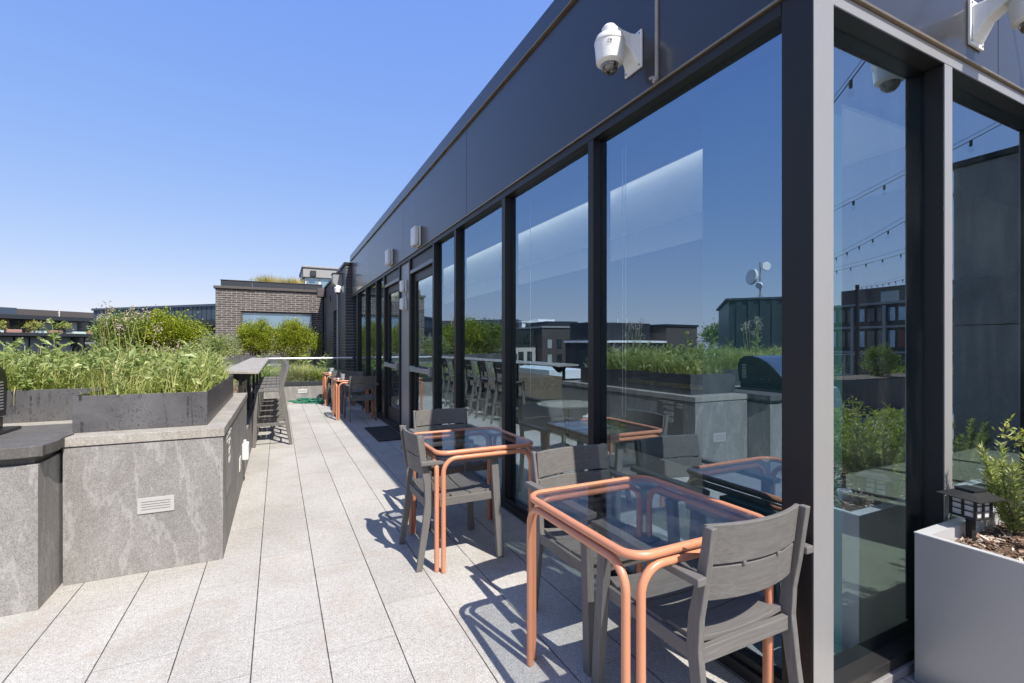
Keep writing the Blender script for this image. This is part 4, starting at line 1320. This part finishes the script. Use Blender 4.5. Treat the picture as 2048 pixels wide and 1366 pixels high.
# planter by the right facade: rosemary and dill
def rosemary(base, h, ns, label, seed, grp='rosemary bushes in the silver planter'):
    nr = np.random.default_rng(seed)
    t = thing('rosemary_bush', base, label, 'herb', grp)
    mb = MB(); sm = MB()
    for i in range(ns):
        a = nr.uniform(0, 2*math.pi); ln_ = nr.uniform(.1, .45)
        b = np.array(base)+np.array([math.cos(a)*.03, math.sin(a)*.03, 0])
        hh = h*nr.uniform(.6, 1)
        e = b+np.array([math.cos(a)*ln_*hh, math.sin(a)*ln_*hh, hh])
        mid = (b+e)/2+np.array([math.cos(a), math.sin(a), 0])*.02
        sm.tube([tuple(b), tuple(mid), tuple(e)], .003, 5, r2=.0015)
        k = int(hh*650)
        tt_ = nr.uniform(.12, 1.0, k)
        p = (1-tt_)[:, None]**2*b+2*((1-tt_)*tt_)[:, None]*mid+tt_[:, None]**2*e
        d = sph(k, nr)*np.array([1, 1, .4])+np.array([0, 0, .75])
        leaf_batch(mb, p, d, nr.uniform(.024, .042, k), nr.uniform(.005, .008, k), .2, nr=nr)
    mb.build('leaves', 'rosemary_leaf', t); sm.build('stem', 'stem_green', t)
rosemary((2.90, .88, .555), .42, 15, 'rosemary bush at the right picture edge, nearest the lantern', 81)
rosemary((3.5, .50, .555), .40, 10, 'second rosemary bush towards the camera, seen reflected beside the lantern', 82)
rosemary((3.78, .45, .555), .40, 10, 'third rosemary bush, seen reflected right of the dill', 83)
rosemary((3.82, .66, .555), .40, 14, 'rosemary bush right of the other two beside the dill, in the reflection', 84)
rosemary((3.72, .87, .555), .40, 14, 'rosemary bush beside the far rim of the silver planter', 85)
def dill(base, h, ns, label, seed):
    nr = np.random.default_rng(seed)
    t = thing('flowering_dill', base, label, 'herb')
    mb = MB(); sm = MB(); fl2 = MB()
    for i in range(ns):
        a = nr.uniform(0, 2*math.pi); ln_ = nr.uniform(.3, 1.0)
        b = np.array(base); hh = h*nr.uniform(.45, 1)
        e = b+np.array([math.cos(a)*ln_*hh, math.sin(a)*ln_*hh, hh])
        mid = (b+e)/2+np.array([0, 0, .04])
        sm.tube([tuple(b), tuple(mid), tuple(e)], .003, 5, r2=.0015)
        k = 120
        tt_ = nr.uniform(.15, 1.0, k)
        p = (1-tt_)[:, None]**2*b+2*((1-tt_)*tt_)[:, None]*mid+tt_[:, None]**2*e
        leaf_batch(mb, p+nr.normal(size=(k, 3))*.02, sph(k, nr)+np.array([0, 0, .3]), nr.uniform(.02, .045, k), nr.uniform(.005, .014, k), nr=nr)
        if i % 2 == 0:
            k = 50
            q = np.concatenate([nr.normal(size=(k, 2))*.022, np.full((k, 1), 0)], 1)
            fl2.v; leaf_batch(fl2, e+q, sph(k, nr)*.4+np.array([0, 0, .3]), nr.uniform(.008, .014, k), nr.uniform(.006, .010, k), nr=nr)
    mb.build('leaves', 'dill_leaf', t); sm.build('stem', 'stem_green', t); fl2.build('flowers', 'dill_leaf', t)
dill((3.2, .60, .555), .50, 46, 'sprawling flowering dill in the silver planter, seen in the reflection', 86)

# ---------------------------------------------------------------- things reflected in the right facade
cs = thing('stone_chimney', (4.6, .9, 0), 'tall grey stone chimney beside the silver planter, seen in the right glass', 'chimney')
B(4.1, 5.1, .70, 1.03, .004, 1.52).build('stone_block', 'chimney_stone', cs, bevel=.004)
B(4.1, 5.1, .70, 1.03, 1.525, 2.58).build('stone_block', 'chimney_stone', cs, bevel=.004)
B(4.08, 5.12, .68, 1.04, 2.582, 2.62).build('cap', 'charcoal_cladding', cs, bevel=.003)
ac = thing('lounge_chair', (6.5, -1.35, 0), 'white cushioned lounge chair with wooden arm, seen in the right glass', 'chair')
MB().grid(lambda u, v: (6.2+.6*u, -1.15-.12*v, .40+.48*v-.0*u), 6, 6, (0, -.10, 0)).build('backrest', 'cushion', ac, bevel=.03, seg=3)
B(6.2, 6.8, -1.75, -1.16, .30, .42).build('seat', 'cushion', ac, bevel=.03, seg=3)
for s in (6.12, 6.82):
    B(s, s+.06, -1.75, -1.1, .58, .61).build('armrest', 'oak', ac, bevel=.006)
    for yy in (-1.72, -1.14):
        B(s+.01, s+.05, yy, yy+.04, 0, .58).build('leg', 'oak', ac)
ac.location = (5.95, -1.32, 0)
dp = thing('black_planter', (13, -3.4, 0), 'long black planter box by the terrace edge, seen in the right glass', 'planter')
B(8.2, 18, -3.9, -3.0, .004, .72).build('box', 'dark_metal', dp, bevel=.01)
B(8.25, 17.95, -3.85, -3.05, .725, .74).build('soil', 'mulch', dp)
shrub('round_bush', (11.5, -3.4, 1.02), (.30, .3, .34), 2600, .05, 'shrub_leaf', 'rounded green bush in the black planter, seen in the right glass', None, 50, .73, .16, seed=91)
shrub('low_bush', (9.3, -3.4, .85), (.35, .3, .2), 900, .07, 'shrub_leaf', 'low green bush at the left end of the black planter, seen in the right glass', None, 30, .73, .2, seed=92)
nr = np.random.default_rng(93); n = 1500
base = np.stack([nr.uniform(12.4, 17, n), nr.uniform(-3.8, -3.05, n), .74+nr.uniform(0, .16, n)], 1)
gm = MB(); leaf_batch(gm, base, sph(n, nr)+np.array([0, 0, .4]), nr.uniform(.04, .08, n), nr.uniform(.02, .03, n), nr=nr)
tag(gm.build('low_greenery', 'clipped_leaf', None, origin=(14, -3.4, .74)), 'bright low greenery filling the black planter', 'ground cover', kind='stuff')
er2 = thing('terrace_railing', (14, -8.8, 0), 'glass railing along the far terrace edge, seen in the right glass', 'railing')
for i in range(9):
    B(5.6+i*1.8, 5.6+i*1.8+1.77, -8.81, -8.80, .06, 1.02).build('glass_panel', 'rail_glass', er2)
    B(5.57+i*1.8, 5.60+i*1.8, -8.83, -8.78, .004, 1.03).build('post', 'anodised_metal', er2)
MB().tube([(5.5, -8.805, 1.05), (21.8, -8.805, 1.05)], .022, 10).build('handrail', 'anodised_metal', er2)

def pole(x, y, h, label):
    t = thing('light_pole', (x, y, 0), label, 'pole', 'poles holding the string lights')
    B(x-.05, x+.05, y-.05, y+.05, .012, h).build('shaft', 'dark_metal', t, bevel=.005)
    B(x-.1, x+.1, y-.1, y+.1, .004, .011).build('base_plate', 'dark_metal', t)
    MB().tube([(x, y, h-.08), (x-.12, y+.08, h-.08)], .012, 6).build('hook', 'dark_metal', t)
def string(a, b, sag, label, step=.62):
    a = Vector(a); b = Vector(b); L = (b-a).length; n = max(6, int(L/step))
    t = thing('string_lights', a, label, 'string lights', 'festoon strings over the terrace')
    cw = MB(); cw2 = MB(); sk = MB(); bb = MB()
    def P_(s, k=1.0): 
        p = a.lerp(b, s); p.z -= 4*sag*k*s*(1-s); return p
    m = 40
    cw.tube([P_(i/m) for i in range(m+1)], .005, 5)
    cw.tube([P_(i/m, .75)+Vector((0, 0, .03)) for i in range(m+1)], .003, 4)
    for i in range(1, n):
        p = P_(i/n)
        sk.tube([p, p-Vector((0, 0, .06))], .014, 8)
        bb.lathe([(.002, -.135), (.018, -.128), (.027, -.105), (.024, -.08), (.012, -.06)], p, 10)
    cw.build('cable', 'black_rubber', t); sk.build('sockets', 'black_rubber', t); bb.build('bulbs', 'bulb_glass', t, smooth=True)
pole(9.0, -5.6, 3.7, 'string light pole nearest the lounge chair')
pole(11.2, -8.2, 3.7, 'string light pole at the middle of the far railing')
pole(15.2, -8.3, 3.7, 'string light pole right of the middle one at the far railing')
pole(19.9, -8.3, 3.72, 'string light pole at the far corner, standing before the apartment block in the right glass')
string((3.2, FY-.02, 3.50), (9.0, -5.6, 3.6), .10, 'string light run starting above the security camera')
string((5.75, FY-.02, 3.55), (11.2, -8.2, 3.6), .14, 'string light run starting over the second right pane')
string((6.3, FY-.02, 3.55), (15.2, -8.3, 3.6), .22, 'string light run crossing the middle of the right glass')
string((9.0, FY-.02, 3.55), (15.2, -8.3, 3.6), .26, 'lower string light run in the right glass')
string((8.9, FY-.02, 3.3), (19.9, -8.3, 3.6), .22, 'lowest string light run, ending at the far corner pole')

# ---------------------------------------------------------------- surrounding buildings
def frame_of(p0, p1):
    a = Vector((p0[0], p0[1], 0)); b = Vector((p1[0], p1[1], 0))
    d = (b-a); L = d.length; d.normalize(); nrm = Vector((d.y, -d.x, 0))     # outward = right of p0->p1
    return a, d, nrm, L
def fbox(mb, fr_, s0, s1, o0, o1, z0, z1):
    a, d, nrm, L = fr_
    vs = [a+d*s+nrm*o_+Vector((0, 0, z)) for z in (z0, z1) for (s, o_) in ((s0, o1), (s1, o1), (s1, o0), (s0, o0))]
    mb.add(vs, [(3, 2, 1, 0), (4, 5, 6, 7), (0, 1, 5, 4), (1, 2, 6, 5), (2, 3, 7, 6), (3, 0, 4, 7)])
    return mb
def building(name, p0, p1, depth, z0, z1, mat, label, rows=(), ww=1.2, gap=.5, wmat='far_window', cap='charcoal_cladding', extras=None, mull_=True):
    fr_ = frame_of(p0, p1)
    c = (fr_[0]+fr_[1]*fr_[3]/2-fr_[2]*depth/2)
    t = thing(name, (c.x, c.y, z0), label, 'building')
    fbox(MB(), fr_, 0, fr_[3], -depth, 0, z0, z1).build('wall', mat, t)
    fbox(MB(), fr_, -.2, fr_[3]+.2, -depth-.2, .2, z1+.01, z1+.35).build('roof_edge', cap, t)
    for r_ in rows:
        za, zb = r_[0], r_[1]; wm = r_[2] if len(r_) > 2 else wmat; W_ = r_[3] if len(r_) > 3 else ww; gp = r_[4] if len(r_) > 4 else gap
        s = gp
        while s+W_ < fr_[3]:
            f = fbox(MB(), fr_, s-.06, s+W_+.06, .0, .05, za-.06, zb+.06).build('window', 'charcoal_cladding', t)
            pm = wm if not isinstance(wm, (list, tuple)) else wm[int(s*7.3) % len(wm)]
            fbox(MB(), fr_, s, s+W_, .051, .08, za, zb).build('pane', pm, f)
            s += W_+gp
    if extras: extras(t, fr_)
    return t
def D1x(t, f):
    L = f[3]
    for z in (3.1, -.1, -3.3):
        fbox(MB(), f, 0, L, .05, 2.2, z, z+.55).build('balcony_slab', 'charcoal_cladding', t)
    fbox(MB(), f, -.3, L, -.5, 1.5, 6.0, 6.7).build('roof_fascia', 'charcoal_cladding', t)
    fbox(MB(), f, -1, L*.45, -14, -3, 6.8, 8.1).build('setback_storey', 'blue_cladding', t)
    fbox(MB(), f, L*.46, L+8, -14, -5, 6.8, 8.1).build('setback_storey', 'brown_cladding', t)
    for i in range(7):
        fbox(MB(), f, i*L/7.2+.3, i*L/7.2+L/7.4, 2.1, 2.14, 3.66, 4.7).build('balustrade', 'rail_glass', t)
    for s0 in (4.2, L*.45, L*.72):
        fbox(MB(), f, s0, s0+2.0, 1.2, 1.7, 3.66, 4.05).build('balcony_planter', 'white_render', t)
        fbox(MB(), f, s0+2.4, s0+4.3, 1.2, 1.6, 3.66, 4.2).build('balcony_flowers', 'flower_pink', t)
    fbox(MB(), f, L*.70, L*.704, -2, -1.9, 6.7, 8.0).build('mast', 'white_render', t)
    fbox(MB(), f, L*.692, L*.71, -2, -1.9, 7.5, 7.55).build('mast_arm', 'white_render', t)
building('balcony_block', (-46.5, 105.1), (-30.5, 119.8), 18, -22, 6.0, 'charcoal_cladding', 'long dark apartment block with planted balconies at the left edge',
         [(3.7, 5.9, ['far_window', 'far_window', 'amber_panel', 'pale_blind'], 1.75, .14), (.45, 2.95, ['pale_blind', 'far_window', 'pale_blind'], 1.75, .25), (-2.7, -.25, ['far_window', 'pale_blind'], 1.9, .3)], extras=D1x)
for i, (s, hgt) in enumerate(((-42.6, 1.1), (-39.2, 1.2), (-36.2, 1.0))):
    fx = (s+46.5)/16; X_ = s+1.2; Y_ = 105.1+14.7*fx-1.1
    shrub('balcony_tree', (X_, Y_, 4.9), (1.0, .9, .6), 260, .3, 'dill_leaf', ('left', 'middle', 'right')[i]+' of three small yellow-green balcony trees on the dark block', 'balcony trees', 16, 3.66, .25, seed=100+i, cat='tree')
def D2x(t, f):
    L = f[3]; m = MB()
    s = .6
    while s < L:
        fbox(m, f, s, s+.06, 0, .06, 5.3, 7.2); s += .95
    m.build('cladding_rib', 'charcoal_cladding', t)
    fbox(MB(), f, 0, L, .061, .5, 4.3, 5.25).build('dark_band', 'charcoal_cladding', t)
    fbox(MB(), f, 0, L, .1, 1.2, 1.7, 2.0).build('ledge', 'grey_cladding', t)
building('metal_block', (-27.3, 100.9), (.8, 72.6), 14, -22, 7.2, 'blue_cladding', 'long blue-grey metal clad block behind the shrubs and brick wing',
         [(2.1, 4.2, ['far_window', 'pale_blind'], 1.5, .3), (-2.0, .9, ['far_window', 'pale_blind'], 1.8, .4)], extras=D2x, cap='blue_cladding')
# seen only in the left facade's glass
def az_pt(deg, dist):
    return (dist*math.sin(R(deg)), dist*math.cos(R(deg)))
building('beige_house', (-41.8, 82), (-32.6, 82), 2, -22, 1.3, 'beige_render', 'beige rendered house reflected in the second large pane',
         [(-2.3, .2, 'far_window', 1.0, .9), (-6, -3.4, 'far_window', 1.0, .9)],
         extras=lambda t, f: (fbox(MB(), f, -.2, f[3]-.6, -2.2, -1, 1.66, 4.4).build('setback_storey', 'charcoal_cladding', t), [fbox(MB(), f, .6+2.1*i, 2.3+2.1*i, -.99, -.9, 1.9, 3.8).build('pane', 'far_window', t) for i in range(4)]))
shrub('copper_tree', (-35.8, 81.2, 5.3), (1.5, .9, 1.1), 900, .4, 'dark_red_leaf', 'dark copper leaved tree on the beige house roof', None, 30, 4.4, .2, seed=111, cat='tree')
building('white_block', (-62, 105), (-50.5, 105), 12, -22, 7.2, 'white_render', 'white apartment block reflected behind the beige house',
         [(5.6, 6.9, 'far_window', 1.4, .7), (2.2, 4.2, 'far_window', 1.6, .5), (-1.4, 1.0, 'far_window', 1.6, .5), (-5, -2.6, 'far_window', 1.6, .5)], cap='white_render',
         extras=lambda t, f: (fbox(MB(), f, 1.0, 6, -7, -1, 7.56, 8.3).build('stair_tower', 'white_render', t), fbox(MB(), f, -.3, f[3], .1, 1.4, 4.7, 5.2).build('balcony_slab', 'white_render', t)))
building('dark_brick_block', (-54.5, 80), (-42.3, 80), 12, -22, 4.9, 'brown_cladding', 'dark brick apartment block reflected in the second large pane',
         [(.9, 2.6, ['far_window', 'pale_blind'], 1.0, 1.2), (-1.9, -.3, ['far_window', 'pale_blind'], 1.0, 1.2), (-4.9, -3.2, ['pale_blind', 'far_window'], 1.0, 1.2)], cap='grey_cladding',
         extras=lambda t, f: fbox(MB(), f, 3, f[3]-2, -9, -1.5, 5.26, 6.3).build('penthouse', 'charcoal_cladding', t))
building('long_dark_block', (-54.3, 60), (-41.2, 60), 10, -22, 1.9, 'charcoal_cladding', 'long dark block with white roof ledge reflected above the planter greenery',
         [(-1.4, 1.0, ['far_window', 'pale_blind', 'far_window'], 1.4, .8)], cap='white_render',
         extras=lambda t, f: (fbox(MB(), f, .5, f[3]-.3, -9, -3, 2.26, 5.2).build('penthouse', 'charcoal_cladding', t), fbox(MB(), f, 4, 4.2, -5, -4.8, 5.21, 6.1).build('vent_pipe', 'white_render', t), fbox(MB(), f, 6, 6.2, -5, -4.8, 5.21, 6.0).build('vent_pipe', 'white_render', t)))
building('brown_block', (-61.5, 60), (-54.6, 60), 10, -22, 4.7, 'brown_cladding', 'brown block reflected left of the corrugated plant room', [(-1, 1.5, 'far_window', 1.4, .8)])
shrub('street_tree', (-58, 52, 2.6), (3.2, 2.5, 2.0), 1600, .5, 'shrub_leaf', 'dark distant tree reflected beside the corrugated plant room', None, 40, -20, .2, seed=112, cat='tree')
# low brick parapet house below the terrace
building('lower_brick_house', (-6.0, 16.0), (-6.0, 20.0), 1.5, -3.05, .1, 'brick_pale', 'low brick parapet wall below the terrace left of the far planter', [], cap='white_render')

cr_ = thing('corrugated_plant_room', (-15, 11, 0), 'dark corrugated plant room on a roof reflected in the largest pane', 'building')
f_ = frame_of((-17.2, 4.5), (-10.4, 11.5))
a, d, nrm, L = f_
m = MB(); s = 0
fbox(m, f_, 0, L, -5, 0, -.3, 2.95)
m.build('wall', 'corrugated_metal', cr_)
m = MB()
while s < L-.2:
    fbox(m, f_, s, s+.17, .001, .06, -.3, 2.94); s += .36
m.build('ribs', 'corrugated_metal', cr_)
fbox(MB(), f_, -.1, L+.1, -5.1, .1, 2.951, 3.02).build('roof_edge', 'charcoal_cladding', cr_)
fbox(MB(), f_, -.5, L+.5, -6, .5, -22, -.31).build('supporting_storeys', 'brown_cladding', cr_)
ax_, ay_, az_ = -14.05, 13.0, 3.021
am = thing('antenna_mast', (ax_, ay_, az_), 'antenna mast with white dish antennas on the corrugated plant room', 'antenna')
MB().tube([(ax_, ay_, az_), (ax_, ay_, 4.78)], .035, 8).tube([(ax_-.3, ay_-.3, az_), (ax_, ay_, 3.5)], .015, 6).tube([(ax_+.3, ay_+.3, az_), (ax_, ay_, 3.5)], .015, 6).build('mast', 'anodised_metal', am)
def dish(c, r, direction, nm='dish'):
    D = Vector(direction).normalized(); q = D.to_track_quat('Z', 'Y').to_matrix().to_4x4()
    MB().lathe([(.02, -.12*r/.3), (r*.5, -.10*r/.3), (r*.9, -.02), (r, .02), (r, .10), (r*.97, .11)], (0, 0, 0), 24, Matrix.Translation(c) @ q).build(nm, 'antenna_white', am, smooth=True)
dish((ax_+.16, ay_+.20, 4.20), .32, (.9, .25, .1))
dish((ax_-.14, ay_-.14, 4.60), .17, (.5, -.8, 0))
dish((ax_+.02, ay_+.0, 3.85), .13, (.9, -.2, -.3))
B(ax_-.7, ax_-.66, ay_-.9, ay_-.86, az_, 3.55).build('whip', 'dark_metal', am)

# apartment block reflected in the right facade
def Fx(t, f):
    L = f[3]
    fbox(MB(), f, 3, L, -10, -2.5, 7.75, 10.2).build('penthouse', 'brown_cladding', t)
    for i in range(7):
        fbox(MB(), f, 6+i*3.6, 8.6+i*3.6, -2.49, -2.4, 7.9, 9.5).build('pane', 'pale_blind', t)
    for z in (.3, 4.0, -3.2):
        fbox(MB(), f, 0, L, .1, .35, z, z+.3).build('floor_band', 'grey_cladding', t)
    for i in range(8):
        fbox(MB(), f, i*4.6, i*4.6+.4, .36, .6, -10, 7.2).build('pilaster', 'grey_cladding', t)
building('gridded_apartment_block', (74.5, -8), (79.5, -44), 16, -22, 7.4, 'charcoal_cladding', 'dark apartment block with a grid of windows reflected in the right glass',
         [(5.0, 6.9, ['far_window', 'sky_window'], 1.0, .45), (1.2, 3.6, ['far_window', 'sky_window', 'far_window', 'rust_panel'], 1.0, .45), (-2.4, -.2, ['far_window', 'rust_panel', 'far_window'], 1.0, .45)],
         cap='grey_cladding', extras=Fx)
